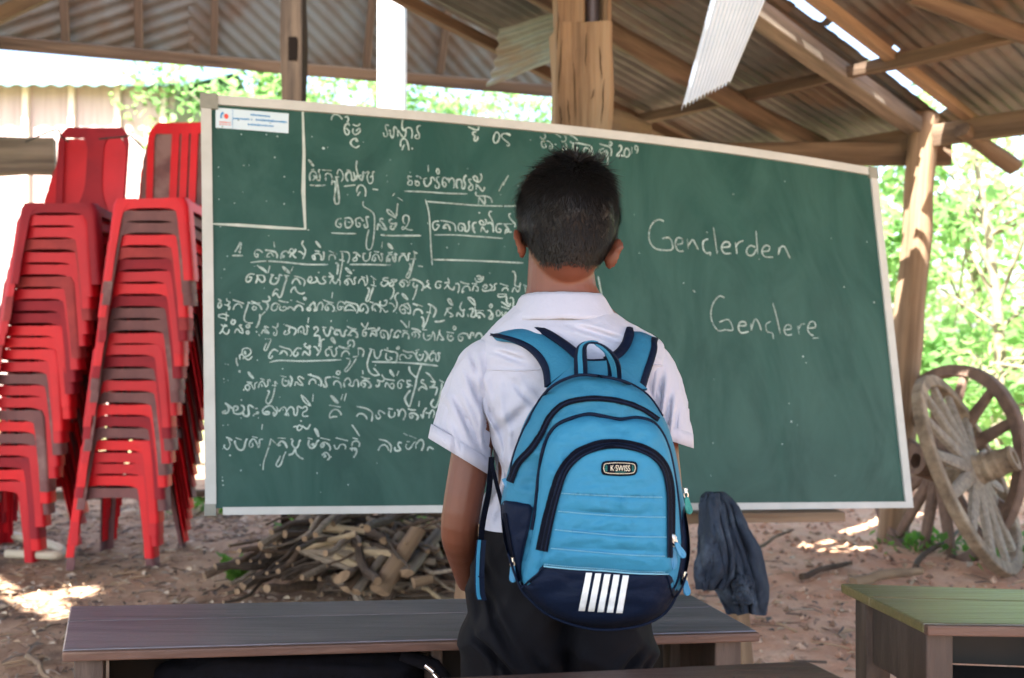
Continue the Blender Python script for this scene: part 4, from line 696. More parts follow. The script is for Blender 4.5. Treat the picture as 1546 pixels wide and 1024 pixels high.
# ================================================================== firewood
M_bk = [mat('bark_brown', (.16, .105, .07), (.08, .052, .036), .9, 22, (.4, 3, 3), .5), mat('bark_grey', (.27, .215, .16), (.14, .11, .082), .9, 22, (.4, 3, 3), .5), mat('bark_dark', (.10, .07, .05), (.05, .035, .026), .9, 22, (.4, 3, 3), .5), mat('peeled_wood', (.46, .36, .23), (.30, .22, .135), .8, 14, (.3, 4, 4), .3)]
M_cut = mat('cut_wood', (.30, .20, .12), (.17, .11, .065), .85, 18)
def stick(name, label, a, b, r, mi, crook=.3, seg=7, group=None, flat=1.0):
    a = Vector(a); b = Vector(b); mb = MB(); pts = []; n = 7; ln = (b-a).length; s0 = rnd.uniform(0, 99)
    for i in range(n):
        t = i/(n-1); pts.append(a.lerp(b, t)+Vector((mnoise.noise(Vector((t*2.2, s0, 0))), mnoise.noise(Vector((t*2.2, s0, 4))), mnoise.noise(Vector((t*2.2, s0, 8)))))*ln*.07*crook)
    c = (a+b)/2; pts = [p-c for p in pts]
    mb.tube(pts, [r*lerp(1.06, .88, i/(n-1)) for i in range(n)], seg, 0, False, .10)
    k = len(mb.v)
    ring0 = mb.v[:seg]; ring1 = mb.v[(n-1)*seg:n*seg]; mb.cap(ring0, 1, True); mb.cap(ring1, 1)
    o = mb.build(name, [M_bk[mi], M_cut], None, False, c); return tag(o, label, 'firewood', group)
GP = 'sticks in the firewood heap'
def hmound(x, y):
    u = (x+.70)/.56; v = (y-4.85)/.5; return .37*max(0, 1-abs(u)**2.6*.9-max(0, v)**2-max(0, -v)**3*.7)**.55
for i in range(270):
    x = rnd.uniform(-1.22, -.14); y = rnd.uniform(4.38, 5.3); h = hmound(x, y)
    if h <= .03: continue
    z = .015+rnd.random()**.62*h; L_ = rnd.uniform(.26, .50); r = rnd.choice((.006, .007, .008, .009, .011, .013, .016, .021))
    if x < -.72: a = R(rnd.gauss(242, 15)); el = rnd.gauss(-.10, .12); mi = rnd.choice((0, 2, 2, 2, 2, 1))
    elif x < -.4: a = R(rnd.gauss(290 if rnd.random() < .6 else 215, 26)); el = rnd.gauss(-.10, .14); mi = rnd.choice((0, 2, 2, 1))
    else: a = R(rnd.gauss(325, 30)); el = rnd.gauss(-.10, .14); mi = rnd.choice((0, 1, 2, 0, 3))
    d = Vector((math.cos(a)*math.cos(el), math.sin(a)*math.cos(el), math.sin(el)))*L_/2; c = Vector((x, y, z))
    if c.z-abs(d.z) < r: c.z = abs(d.z)+r
    stick('firewood_stick', ('dark thin stick' if mi == 2 else 'brown bark stick' if mi == 0 else 'grey bark stick' if mi == 1 else 'peeled pale stick')+' lying in the firewood heap under the chalkboard', c-d, c+d, r, mi, 1.3, group=GP)
for i in range(22):
    px = rnd.uniform(450, 545); py = rnd.uniform(790, 842); d = 4.45+(842-py)*.004; a = at(px, py, d); L_ = rnd.uniform(.20, .42); an = R(rnd.gauss(-9, 9))
    v = Vector((math.cos(an)*.93, rnd.gauss(-.15, .12), math.sin(an)))*L_
    stick('peeled_stick', 'pale peeled stick in the loose bundle on top of the firewood heap', a, a+v, rnd.uniform(.010, .019), 3 if rnd.random() < .72 else 1, .35, 8, 'pale sticks bundled on the firewood heap')
def splitlog(label, a, b, w_, m_):
    o = beam('split_log', a, b, w_, w_*.62, m_, None, up=Vector((-.3, -1, .3)), rough_=.45, n=14, taper=.82, roundy=True)
    o.data.materials.append(M_cut)
    for p in o.data.polygons:
        if len(p.vertices) > 4: p.material_index = 1
    tag(o, label, 'firewood')
splitlog('thickest split log leaning in front of the firewood heap, its pale face showing', at(572, 892, 4.24), at(632, 802, 4.5), .095, M_bright)
splitlog('narrow split log leaning just left of the thickest log', at(538, 893, 4.24), at(606, 806, 4.55), .055, M_grey)
splitlog('brown round log leaning against the left side of the heap logs', at(522, 890, 4.24), at(590, 812, 4.6), .05, M_wood)
splitlog('log end with a reddish cut face low in the middle of the heap', at(516, 872, 4.22), at(548, 858, 4.5), .075, M_wood)
splitlog('grey log slanting up at the right side of the firewood heap', at(612, 866, 4.3), at(666, 800, 4.75), .07, M_grey)
splitlog('short pale billet lying right of the heap beside the boy', at(624, 880, 4.25), at(652, 874, 4.3), .05, M_bright)
# ================================================================== cart wheels
M_whl = mat('cart_wood', (.25, .185, .12), (.12, .085, .055), .85, 7, (2, 2, 2), .6, 14, c3=(.32, .25, .17), s3=3)
M_whl2 = mat('cart_wood_brown', (.19, .12, .085), (.11, .07, .052), .85, 7, (2, 2, 2), .6, 14)
M_whl3 = mat('cart_spoke_grey', (.28, .235, .18), (.16, .13, .098), .85, 9, (4, 4, 4), .5, 14)
def wheel(label, c, n, R_, ns, hubl, hubr, m_, m2):
    c = Vector(c); n = Vector(n).normalized(); a = Vector((0, 0, 1)).cross(n).normalized(); b = n.cross(a)
    r = thing('cart_wheel', label, 'wheel', (c.x, c.y, max(0, c.z-R_)), 'old cart wheels leaning by the post')
    P = lambda ang, rad, h: c+(a*math.cos(ang)+b*math.sin(ang))*rad+n*h
    mb = MB(); K = 64; rows = []
    for i in range(K):
        t = 2*math.pi*i/K; jr = .006*mnoise.noise(Vector((math.cos(t)*2, math.sin(t)*2, R_*9)))
        if i % 8 == 0: jr -= .004
        rows.append([P(t, R_+jr+q[0], q[1]) for q in ((0, -.021), (0, .021), (-.006, .027), (-.060, .027), (-.066, .021), (-.066, -.021), (-.060, -.027), (-.006, -.027))])
    mb.grid(rows, 0, True, True); mb.build('rim', m_, r)
    mb = MB(); rows = []
    for h, q in ((-.10, .8), (-.09, .95), (-.02, 1.18), (.05, 1.15), (.07, 1.02), (.10, 1.06), (.115, .98), (.15, 1.0), (.165, .92), (hubl-.03, .9), (hubl-.02, .96), (hubl, .93)):
        rows.append([P(2*math.pi*k/20, hubr*q, h) for k in range(20)])
    mb.grid(rows, 0, False, True); mb.cap(rows[0], 0, True); rin = [P(2*math.pi*k/20, hubr*.5, hubl) for k in range(20)]
    mb.grid([rows[-1], rin, [P(2*math.pi*k/20, hubr*.45, hubl-.06) for k in range(20)]], 0, False, True); mb.cap([P(2*math.pi*k/20, hubr*.45, hubl-.06) for k in range(20)]); mb.build('hub', m_, r)
    for k in range(ns):
        t = 2*math.pi*(k+.3)/ns; mb = MB(); tg = -a*math.sin(t)+b*math.cos(t); rows = []
        for i in range(7):
            u = i/6; rad = lerp(hubr*.95, R_-.07, u); ww = lerp(.034, .024, u)*(1+.2*math.sin(u*3)); tt = lerp(.020, .017, u); h = lerp(.03, 0, u)
            p = P(t, rad, h); rows.append([p+tg*ww*x+n*tt*y for x, y in ((-1, -.6), (-.6, -1), (.6, -1), (1, -.6), (1, .6), (.6, 1), (-.6, 1), (-1, .6))])
        mb.grid(rows, 0, False, True); mb.build('spoke', m2, r, False)
    return r
wc = at(1463, 714, 5.1)
wheel('grey weathered cart wheel leaning in front, its long hub pointing right', wc, (.72, -.555, .395), .535, 14, .235, .070, M_whl, M_whl3)
wheel('brown cart wheel standing behind the grey wheel and the leaning post', at(1424, 704, 5.62), (-.94, -.29, .2), .585, 14, .19, .085, M_whl2, M_whl2)
# debris at the foot of the wheels
# ================================================================== jacket over the ledge
M_den = mat('worn_denim', (.010, .019, .036), (.022, .036, .060), .9, 6, (1, 1, 1), .5, 30, c3=(.075, .105, .145), s3=9, lo3=.57, hi3=.76)
jk = thing('jacket', 'dark blue worn denim jacket hanging over the end of the easel ledge', 'jacket', at(1100, 900, 3.1))
def cloth(name, prof, d0, folds, amp, ph):
    rows = []; N = 34
    for i in range(40):
        t = i/39*(len(prof)-1); k = min(int(t), len(prof)-2); f = t-k
        y = lerp(prof[k][0], prof[k+1][0], f); xl = lerp(prof[k][1], prof[k+1][1], f); xr = lerp(prof[k][2], prof[k+1][2], f); v = i/39; row = []
        for j in range(N+1):
            u = j/N; am = amp*(.25+.75*v)
            wv = u*folds+1.3*mnoise.noise(Vector((u*2+ph, v*1.6, ph)))+.35*v*(u-.4); d = d0-am*1.5*(.5-abs((wv+ph) % 1.0-.5)*2)-am*.6*math.sin(wv*4.1+v*7)-.035*math.sin(math.pi*u)+.035*math.exp(-v*9)+.016*fbm((u*3, v*5, ph), 1.7)
            row.append(at(lerp(xl, xr, u)+2*mnoise.noise(Vector((v*6, u*3, ph))), y+3*mnoise.noise(Vector((u*5, 2, ph)))*v, d))
        rows.append(row)
    mb = MB(); mb.slab(rows, .004); return mb.build(name, M_den, jk, True)
cloth('jacket_body', [(744, 1066, 1092), (749, 1060, 1100), (765, 1058, 1114), (795, 1060, 1128), (825, 1062, 1146), (855, 1066, 1155), (885, 1078, 1160), (910, 1088, 1159), (928, 1098, 1155)], 3.12, 3.6, .026, .4)
cloth('jacket_sleeve', [(746, 1063, 1086), (760, 1056, 1092), (790, 1056, 1096), (820, 1053, 1104), (850, 1050, 1110), (870, 1048, 1106), (890, 1052, 1092)], 3.06, 2.3, .024, 2.2)
cloth('jacket_pocket', [(868, 1104, 1132), (888, 1106, 1136), (912, 1108, 1137)], 3.07, .8, .006, 1)

# ================================================================== house and trees behind
hs = thing('house', 'plank house on stilts with a pale green zinc roof behind the stacked chairs', 'house', (-9, 16.5, 0))
M_plank = mat('house_planks', (.46, .35, .33), (.36, .27, .255), .85, 3, (6, 6, .3), .3, 8)
M_bat = mat('house_battens', (.70, .58, .50), (.55, .45, .40), .85, 3)
M_hroof = mat('house_roof', (.10, .20, .19), (.08, .16, .155), .5, 2)
mb = MB(); mb.box(-14.5, -5.15, 15.2, 20, .0, 5.15); mb.build('wall', M_plank, hs)
for k in range(14):
    x = -14.4+k*.70; mb = MB(); mb.box(x-.045, x+.045, 15.12, 15.198, 0, 5.1); mb.build('wall_batten', M_bat, hs)
rows = []; 
for i in range(7):
    v = i/6; rows.append([Vector((lerp(-15.2, -4.85, j/240), lerp(14.85, 17.6, v), lerp(4.98, 5.9, v)+.02*math.sin(j*1.05))) for j in range(241)])
mb = MB(); mb.slab(rows, .01); mb.build('roof', M_hroof, hs, True)
rows = [[Vector((p.x, 35.2-p.y, p.z-.012)) for p in r] for r in rows]
mb = MB(); mb.slab(rows, .01); mb.build('roof', M_hroof, hs, True)
M_lf = [mat('leaf_bright', (.26, .42, .17), (.19, .34, .12), .6, .8, trans=(.40, .60, .24)), mat('leaf_mid', (.15, .29, .10), (.10, .21, .07), .6, .8, trans=(.27, .46, .15)), mat('leaf_yellow', (.32, .45, .18), (.25, .38, .13), .6, .8, trans=(.48, .64, .26))]
M_bark = mat('tree_bark', (.22, .19, .13), (.14, .12, .08), .9, 4, (3, 3, .6), .5, 10)
def tree(label, x, y, h, cr, cz, mi, nleaf, seed, squash=1.0, name='tree', lsz=(.05, .11)):
    rg = random.Random(seed); z0 = gz(x, y)-.05; r = thing(name, label, 'tree', (x, y, z0), 'trees beyond the shed')
    mb = MB(); top = Vector((x+rg.uniform(-.3, .3), y, h*.75)); base = Vector((x, y, z0))
    tr = catmull([base, base.lerp(top, .35)+Vector((rg.uniform(-.2, .2), 0, 0)), base.lerp(top, .7)+Vector((rg.uniform(-.2, .2), 0, 0)), top], 5)
    mb.tube(tr, [lerp(.035+h*.010, .02, i/(len(tr)-1)) for i in range(len(tr))], 8); clumps = []
    for k in range(13):
        t = rg.uniform(.3, 1); p = tr[int(t*(len(tr)-1))]; a = rg.uniform(0, 6.28)
        e = Vector((x+math.cos(a)*cr*rg.uniform(.4, .95), y+math.sin(a)*cr*rg.uniform(.4, .95), cz+rg.uniform(-1, 1)*cr*squash*.8))
        mb.tube([p, p.lerp(e, .5)+Vector((0, 0, .15*cr)), e], [.016+h*.002, .012, .005], 6); clumps.append((e, cr*rg.uniform(.25, .5)))
    for k in range(10):
        a = rg.uniform(0, 6.28); q = rg.random()**.5*cr; clumps.append((Vector((x+math.cos(a)*q, y+math.sin(a)*q, cz+rg.uniform(-1, 1)*cr*squash*math.sqrt(max(.05, 1-(q/cr)**2)))), cr*rg.uniform(.2, .42)))
    mb.build('trunk', M_bark, r, True)
    mb = MB()
    for i in range(int(nleaf*.72)):
        c, cr_ = rg.choice(clumps); d = Vector((rg.gauss(0, 1), rg.gauss(0, 1), rg.gauss(0, .8))).normalized()*cr_*rg.random()**.45
        p = c+d; l = rg.uniform(*lsz)*1.7; u = Vector((rg.gauss(0, 1), rg.gauss(0, 1), rg.gauss(-.3, .6))).normalized(); v = u.cross(Vector((rg.gauss(0, .5), rg.gauss(0, .5), 1))).normalized()*l*.45
        mb.quad(p, p+u*l*.5+v*.7, p+u*l, p+u*l*.5-v*.7)
    mb.build('crown', M_lf[mi], r)
    return r
def pxx(px, d): return (px-CX)/F*d
tree('bright bushy tree filling the gap right of the leaning post', pxx(1500, 9.6), 9.6, 4.2, 1.5, 2.35, 1, 5200, 1, 1.1, lsz=(.05, .10))
tree('tall pale tree behind the cart wheels', pxx(1450, 13), 13, 5.5, 1.9, 2.7, 2, 4200, 2, 1.0)
tree('yellowish tree beyond the leaning post and the board edge', pxx(1340, 16.5), 16.5, 5, 1.5, 2.2, 2, 2200, 3, 1.0)
tree('broad green tree at the far right edge', pxx(1700, 11.5), 11.5, 5.5, 2.1, 2.6, 0, 5600, 4)
tree('yellow green tree between the house and the dark far post', pxx(360, 15), 15, 5.2, 1.5, 4.5, 1, 5200, 5, .7)
tree('light tree right of the dark far post', pxx(520, 17.5), 17.5, 5.8, 1.7, 4.9, 1, 5200, 6, .8)
tree('light green tree behind the white post', pxx(655, 21), 21, 6.6, 1.6, 5.5, 1, 4200, 7, .8)
tree('sparse tree right of the house roof', pxx(268, 18), 18, 5.4, 1.1, 4.2, 1, 2400, 8, .8)
tree('low tree seen between the post and the bent sheet', pxx(760, 24), 24, 7, 1.7, 5.9, 1, 3800, 9, .8)
tree('low spreading bush beneath the bright tree', pxx(1560, 8.6), 8.6, 1.8, 1.1, .75, 1, 2600, 10, .7)
# banana plant
bn_ = thing('banana_plant', 'banana plant with broad arching leaves seen above the board', 'plant', (pxx(775, 13), 13, 0))
mb = MB(); x = pxx(775, 13); mb.tube([(x, 13, 0), (x+.05, 13, 1.6), (x, 13, 3.2)], [.14, .11, .07], 10); mb.build('stem', mat('banana_stem', (.22, .28, .10)), bn_, True)
for k in range(7):
    a = 2*math.pi*k/7+.3; mb = MB(); rows = []
    for i in range(11):
        t = i/10; c = Vector((x+math.cos(a)*1.5*t, 13+math.sin(a)*1.5*t, 3.1+1.5*t-1.15*t*t)); s = Vector((-math.sin(a), math.cos(a), 0))*.24*math.sin(math.pi*min(1, .06+t*.94))
        rows.append([c-s+Vector((0, 0, -.05)), c, c+s+Vector((0, 0, -.05))])
    mb.slab(rows, .004); mb.build('leaf', M_lf[2], bn_, True)
M_weed = mat('weed_leaf', (.10, .24, .04), (.06, .16, .03), .6, .8, trans=(.16, .34, .05))
# weeds near the chairs and the wheels, and far undergrowth
def weeds(name, n, reg, ls, mi):
    mb = MB()
    for i in range(n):
        x, y = reg(); z = gz(x, y); a = rnd.uniform(0, 6.28); l = rnd.uniform(*ls); u = Vector((math.cos(a), math.sin(a), rnd.uniform(.3, 1.6))).normalized()*l; s = Vector((-math.sin(a), math.cos(a), 0))*l*.28; p = Vector((x, y, z+rnd.uniform(0, l)))
        mb.quad(p, p+u*.55+s, p+u, p+u*.55-s)
    return tag(mb.build(name, mi if not isinstance(mi, int) else M_lf[mi]), kind='stuff')
def spots(L): 
    def f(): c = rnd.choice(L); return (rnd.gauss(c[0], c[2]), rnd.gauss(c[1], c[2]))
    return f
weeds('weeds', 420, spots([(-2.15, 6.9, .14), (-1.2, 5.9, .10), (-1.35, 4.9, .03), (-2.0, 7.5, .15), (-3.1, 5.1, .05), (-2.9, 4.85, .03), (-.6, 6.0, .1)]), (.05, .11), M_weed)
weeds('weeds_by_the_wheels', 380, spots([(2.75, 5.1, .12), (2.6, 5.5, .15), (3.0, 5.6, .2), (2.3, 5.7, .12)]), (.03, .09), M_weed)
weeds('undergrowth', 5200, lambda: (rnd.uniform(-1, 13), rnd.uniform(10.5, 17)), (.15, .45), 0)
weeds('undergrowth_behind_the_house', 4200, lambda: (rnd.uniform(-8, 4), rnd.uniform(17, 24)), (.2, .5), 2)

# ================================================================== the boy
M_skin = mat('skin', (.140, .046, .025), (.100, .033, .018), .5, 4, bump=.08, bscale=120, spec=.4)
M_skin.node_tree.nodes['Principled BSDF'].inputs['Subsurface Weight'].default_value = .12
M_skin.node_tree.nodes['Principled BSDF'].inputs['Subsurface Radius'].default_value = (.012, .004, .002)
M_shirt = mat('shirt_cotton', (.385, .41, .505), (.35, .372, .46), .85, 3, bump=.8, bscale=7, sheen=.2)
M_trous = mat('school_trousers', (.0070, .0070, .0092), (.0048, .0048, .0064), .9, 6, bump=.35, bscale=12, spec=.15)
M_hair = mat('hair', (.0055, .005, .005), (.009, .008, .008), .5, 40, spec=.25)
boy = thing('person', 'schoolboy in white shirt and dark trousers seen from behind facing the chalkboard', 'person', (.088, 1.58, 0))
D0 = 1.58
HC = Vector(((857-CX)/F*1.565, 1.565, H-(341-CY)/F*1.565))         # head centre
HYAW = R(9); HROLL = R(3.0)
HM = Matrix.Translation(HC) @ Matrix.Rotation(HYAW, 4, 'Z') @ Matrix.Rotation(HROLL, 4, 'Y') @ Matrix.Rotation(R(-4), 4, 'X')
def head_r(d):
    """point of the head surface in direction d; the face looks along +y"""
    x, y, z = d
    a = Vector((x*.0735, y*.090 if y > 0 else y*.092, z*(.102 if z > 0 else .112)))
    if z < 0:
        k = -z; fr = max(0, y)
        a.x *= 1-.30*k*k*(.5+.5*fr); a.y *= 1-.16*k*k if y > 0 else 1-.30*k**1.6
    g = lambda cx, cz, s: math.exp(-(((x-cx)/s)**2+((z-cz)/s)**2)) if y > 0 else 0
    a.y += .020*g(0, -.22, .13)+.010*g(0, -.05, .10)-.008*(g(.38, .02, .17)+g(-.38, .02, .17))+.005*g(0, .2, .4)+.006*g(0, -.55, .15)-.003*g(0, -.44, .07)+.006*g(0, -.85, .2)
    return a*.90
def uvsphere(fn, nu=48, nv=32):
    v = []; f = []
    for i in range(nv+1):
        th = math.pi*i/nv
        for j in range(nu):
            ph = 2*math.pi*j/nu; v.append(fn(Vector((math.sin(th)*math.cos(ph), math.sin(th)*math.sin(ph), math.cos(th)))))
    for i in range(nv):
        for j in range(nu): f.append((i*nu+j, (i+1)*nu+j, (i+1)*nu+(j+1) % nu, i*nu+(j+1) % nu))
    return v, f
mb = MB()
v, f = uvsphere(lambda d: HM @ head_r(d)); mb.v += v; mb.f += f; mb.m += [0]*len(f)
def ear(px, py, sx, flare, hh, d):
    c = at(px, py, d); rows = []
    ang = flare
    ux = Vector((sx*math.sin(ang), -math.cos(ang), 0)); nn = Vector((sx*math.cos(ang), math.sin(ang), 0))
    def pt(a, k, off): 
        w_ = .019*(1.15 if math.sin(a) > 0 else .8)
        return c+ux*(math.cos(a)*w_*k+.010)+Vector((0, 0, math.sin(a)*hh*k))+nn*off+Vector((sx*.004*math.sin(a), 0, 0))
    K = 24
    for k, off in ((.05, -.003), (.5, -.004), (.8, -.001), (1.0, .002), (1.03, .0035), (.95, .006), (.8, .0035), (.5, .001), (.05, .000)):
        rows.append([pt(2*math.pi*j/K, k, off) for j in range(K)])
    mb.grid(rows, 0, False, True); mb.cap(rows[0], 0, True); mb.cap(rows[-1])
# neck and trunk core
def ring(px0, px1, py, d, hd, n=24, p=2.4, tilt=0):
    c = at((px0+px1)/2, py, d); hw = (px1-px0)/2/F*d; r = []
    for k in range(n):
        a = 2*math.pi*k/n; cx, sy = math.cos(a), math.sin(a)
        r.append(c+Vector((math.copysign(abs(cx)**(2/p), cx)*hw, math.copysign(abs(sy)**(2/p), sy)*hd, tilt*sy)))
    return r
def loft(mb, rings, m=0, cap0=True, cap1=True):
    mb.grid(rings, m, False, True)
    if cap0: mb.cap(rings[0], m, True)
    if cap1: mb.cap(rings[-1], m)
loft(mb, [ring(799, 893, 372, 1.585, .044), ring(797, 896, 405, 1.585, .050), ring(796, 900, 432, 1.585, .051), ring(790, 912, 455, 1.585, .054), ring(772, 940, 482, 1.585, .060), ring(742, 975, 512, D0, .070), ring(736, 984, 560, D0, .075), ring(752, 975, 640, D0, .078), ring(752, 972, 760, D0, .085), ring(728, 970, 880, D0+.02, .05), ring(730, 955, 955, D0+.02, .045)])
# arms: shoulder, elbow, wrist, then palm and five fingers resting on the desk edge
def limb(pts, rads, seg=16): mb.tube(catmull(pts, 5), [q for i in range(len(rads)-1) for q in [lerp(rads[i], rads[i+1], k/5) for k in range(5)]]+[rads[-1]], seg)
def arm(sh, el, wr, hand, sx):
    m1 = sh.lerp(el, .5)
    limb([sh, m1, el, el.lerp(wr, .4)+Vector((0, 0, -.004)), wr], [.034, .0325, .0295, .0285, .0185])
    # hand: palm from the wrist, fingers curled down over the desk edge
    f = (hand-wr).normalized(); s = f.cross(Vector((0, 0, 1))).normalized(); u = s.cross(f)
    L = .066
    rows = []
    for i in range(6):
        t = i/5; c = wr+f*(L*t); hw = lerp(.017, .033, min(1, t*1.5)); ht = lerp(.015, .0115, t)
        rows.append([c+s*math.cos(2*math.pi*k/14)*hw+u*math.sin(2*math.pi*k/14)*ht for k in range(14)])
    mb.grid(rows, 0, False, True); mb.cap(rows[0], 0, True); mb.cap(rows[-1])
    for k, (off, ln) in enumerate(((-.0255, .046), (-.0085, .058), (.0085, .062), (.0255, .055))):
        b = wr+f*(L-.008)+s*off*(1 if sx > 0 else 1); p1 = b+f*ln*.5+u*.003+s*off*.12; p2 = p1+(f*.75-u*.5)*ln*.32; p3 = p2+(f*.45-u*.8)*ln*.28
        mb.tube([b, p1, p2, p3], [.0082, .0078, .0070, .0055], 10)
    tb = wr+f*.018-s*.014*sx*-1*-1; tb = wr+f*.016+s*(.020*sx); t1 = tb+(f*.6+s*sx*.8)*.026-u*.004; t2 = t1+(f*.95+s*sx*.15)*.022-u*.003
    mb.tube([tb, t1, t2], [.0105, .0088, .0068], 10)
zs = .66
arm(at(733, 560, D0), at(694, 792, 1.555), at(707, 880, 1.672), Vector((-.015, 1.78, zs+.05)), 1)
arm(at(982, 560, D0), at(1004, 792, 1.555), at(962, 880, 1.672), Vector((.16, 1.78, zs+.05)), -1)
# legs and feet
for sx in (-1, 1):
    hx = .088+sx*.066
    limb([Vector((hx, 1.59, .80)), Vector((hx+sx*.006, 1.57, .58)), Vector((hx+sx*.01, 1.565, .42)), Vector((hx+sx*.012, 1.585, .24)), Vector((hx+sx*.012, 1.59, .075))], [.052, .052, .046, .045, .029])
    fx = hx+sx*.014; mb.tube(catmull([Vector((fx, 1.555, .04)), Vector((fx, 1.60, .05)), Vector((fx+sx*.008, 1.68, .034)), Vector((fx+sx*.012, 1.745, .022))], 4), [.024, .027, .029, .031, .033, .033, .033, .034, .034, .033, .031, .027, .02], 12)
    for k in range(5): 
        q = Vector((fx+sx*(.034-.015*k), 1.742-.004*abs(k-3), .018)); mb.tube([q, q+Vector((sx*.002, .026+.005*(k == 4), -.003))], [.0095+.003*(k == 4), .007], 8)
ear(790, 369, -1, R(20), .0235, 1.555); ear(915, 383, 1, R(48), .0245, 1.55)
body = mb.build('body', M_skin, None, True, merge=1e-5)
bake(body, [('REMESH', dict(mode='VOXEL', voxel_size=.0030)), ('SMOOTH', dict(factor=.5, iterations=3))])
adopt(body, boy)
# eyes
for sx in (-1, 1):
    v, f = uvsphere(lambda d: HM @ (Vector((sx*.026, .063, .004))+d*.0115), 16, 10); e = MB(); e.v += v; e.f += f; e.m += [0]*len(f); eo = e.build('eye', mat('eye_white', (.75, .73, .70), rough=.3), boy, True)
    v, f = uvsphere(lambda d: HM @ (Vector((sx*.026, .0706, .004))+Vector((d.x*.0055, d.y*.0045, d.z*.0055))), 14, 8); e = MB(); e.v += v; e.f += f; e.m += [0]*len(f); e.build('iris', mat('eye_dark', (.02, .012, .008), rough=.2), eo, True)
e = MB(); e.tube([HM @ Vector((x, .0815-18*x*x, -.042)) for x in (-.019, -.010, 0, .010, .019)], [.0015, .0032, .0036, .0032, .0015], 8); e.build('lips', mat('lips', (.22, .075, .055), rough=.5), boy, True)
# hair: cap that follows the skull, then many short strands
def hairline(d):
    """lowest z of the hair in direction d"""
    x, y = d.x, d.y; a = math.atan2(abs(x), -y)                       # 0 at the nape, pi at the forehead
    if a < 1.12: return -.66+.02*math.sin(a*9)
    if a < 1.48: return lerp(-.65, -.22, (a-1.12)/.36)
    if a < 1.9: return lerp(-.22, -.10, (a-1.48)/.42)
    return lerp(-.10, .48, min(1, (a-1.9)/.9))
def hair_th(d):
    t = max(0, min(1, (d.z+.55)/.85)); k = .0035+.0115*t**.8
    return k*(1+.42*fbm(d, 2.2, 3))
mb = MB(); nu, nv = 72, 44; rows = []
def hs_(d): 
    b = head_r(d); n = Vector((b.x/.0735**2, b.y/.09**2, b.z/.105**2)).normalized(); return b, n
for i in range(nv+1):
    row = []
    for j in range(nu):
        ph = 2*math.pi*j/nu; h2 = Vector((math.cos(ph), math.sin(ph), 0)); zl = hairline(h2); zz = lerp(1, zl, (i/nv)**1.0 if i else 0); zz = math.cos(lerp(0, math.acos(max(-1, min(1, zl))), i/nv))
        rr = math.sqrt(max(0, 1-zz*zz)); d = Vector((h2.x*rr, h2.y*rr, zz)); b, n = hs_(d)
        row.append(HM @ (b+n*(hair_th(d) if i < nv else .0005)))
    rows.append(row)
mb.grid(rows, 0, False, True)
cw = Vector((.02, -.45, .9)).normalized()                             # crown whorl
rg = random.Random(5)
for i in range(20000):
    while True:
        d = Vector((rg.gauss(0, 1), rg.gauss(0, 1), rg.gauss(0, 1))).normalized()
        h2 = Vector((d.x, d.y, 0)); h2 = h2.normalized() if h2.length > 1e-4 else Vector((0, -1, 0))
        if d.z > hairline(h2)-.02+rg.gauss(0, .018): break
    b, n = hs_(d); th = hair_th(d); away = (d-cw); away -= n*away.dot(n); aw = away.length; away = away.normalized() if aw > 1e-4 else Vector((0, 0, -1))
    dn = Vector((0, 0, -1)); dn -= n*dn.dot(n)
    top = max(0, min(1, (d.z-.1)/.6)); L = lerp(.010, .025, top)*rg.uniform(.6, 1.25)
    if d.z < -.2: L *= lerp(.55, 1, max(0, (d.z+.6)/.4))
    fl = (away*(.5+.5*top)+dn*1.2*(1-top)+Vector((rg.gauss(0, .28), rg.gauss(0, .28), rg.gauss(0, .2)))); fl = fl.normalized() if fl.length > 1e-4 else dn
    p0 = b+n*(th*.86); p1 = p0+(n*.55+fl*.75)*L*.5; p2 = p1+(n*(.30 if top > .5 else .1)+fl)*L*.6
    s = n.cross(fl); s = s.normalized() if s.length > 1e-4 else Vector((1, 0, 0)); wd = lerp(.00045, .0009, top)
    q = [HM @ a for a in (p0-s*wd, p0+s*wd, p1+s*wd*.8, p1-s*wd*.8, p2)]
    k = len(mb.v); mb.v += q; mb.f += [(k, k+1, k+2, k+3), (k+3, k+2, k+4)]; mb.m += [0, 0]
# tuft standing up at the right of the crown
for i in range(120):
    b0 = HM @ (Vector((.024, -.02, .098))+Vector((rg.gauss(0, .012), rg.gauss(0, .012), rg.gauss(0, .002)))); q = Vector((.008+rg.gauss(0, .004), rg.gauss(0, .004), .022*rg.uniform(.5, 1)))
    k = len(mb.v); mb.v += [b0, b0+Vector((.0016, 0, 0)), b0+q]; mb.f.append((k, k+1, k+2)); mb.m.append(0)
mb.build('hair', M_hair, boy, True)
# ---- shirt
def creases(L, px, py):
    s = 0
    for (x0, y0), (x1, y1), A, w_ in L:
        dx, dy = x1-x0, y1-y0; l2 = dx*dx+dy*dy; t = ((px-x0)*dx+(py-y0)*dy)/l2; tc = min(1, max(0, t)); q = ((px-x0)*dy-(py-y0)*dx)/math.sqrt(l2)
        e = math.exp(-((t-tc)*math.sqrt(l2)/8)**2)*math.sin(math.pi*min(1, max(0, .08+.84*tc)))
        s += A*e*(-math.exp(-(q/w_)**2)+.7*math.exp(-((q-1.9*w_)/w_)**2)+.7*math.exp(-((q+1.9*w_)/w_)**2))
    return s
CT = [((742, 572), (768, 700), .010, 5), ((748, 650), (800, 605), .007, 5), ((744, 725), (778, 770), .010, 5), ((775, 575), (812, 610), .006, 4), ((742, 530), (795, 545), .007, 4), ((760, 690), (752, 775), .009, 4), ((985, 560), (994, 650), .008, 4), ((860, 492), (935, 515), .006, 4), ((800, 505), (850, 520), .006, 4), ((735, 590), (752, 640), .010, 4)]
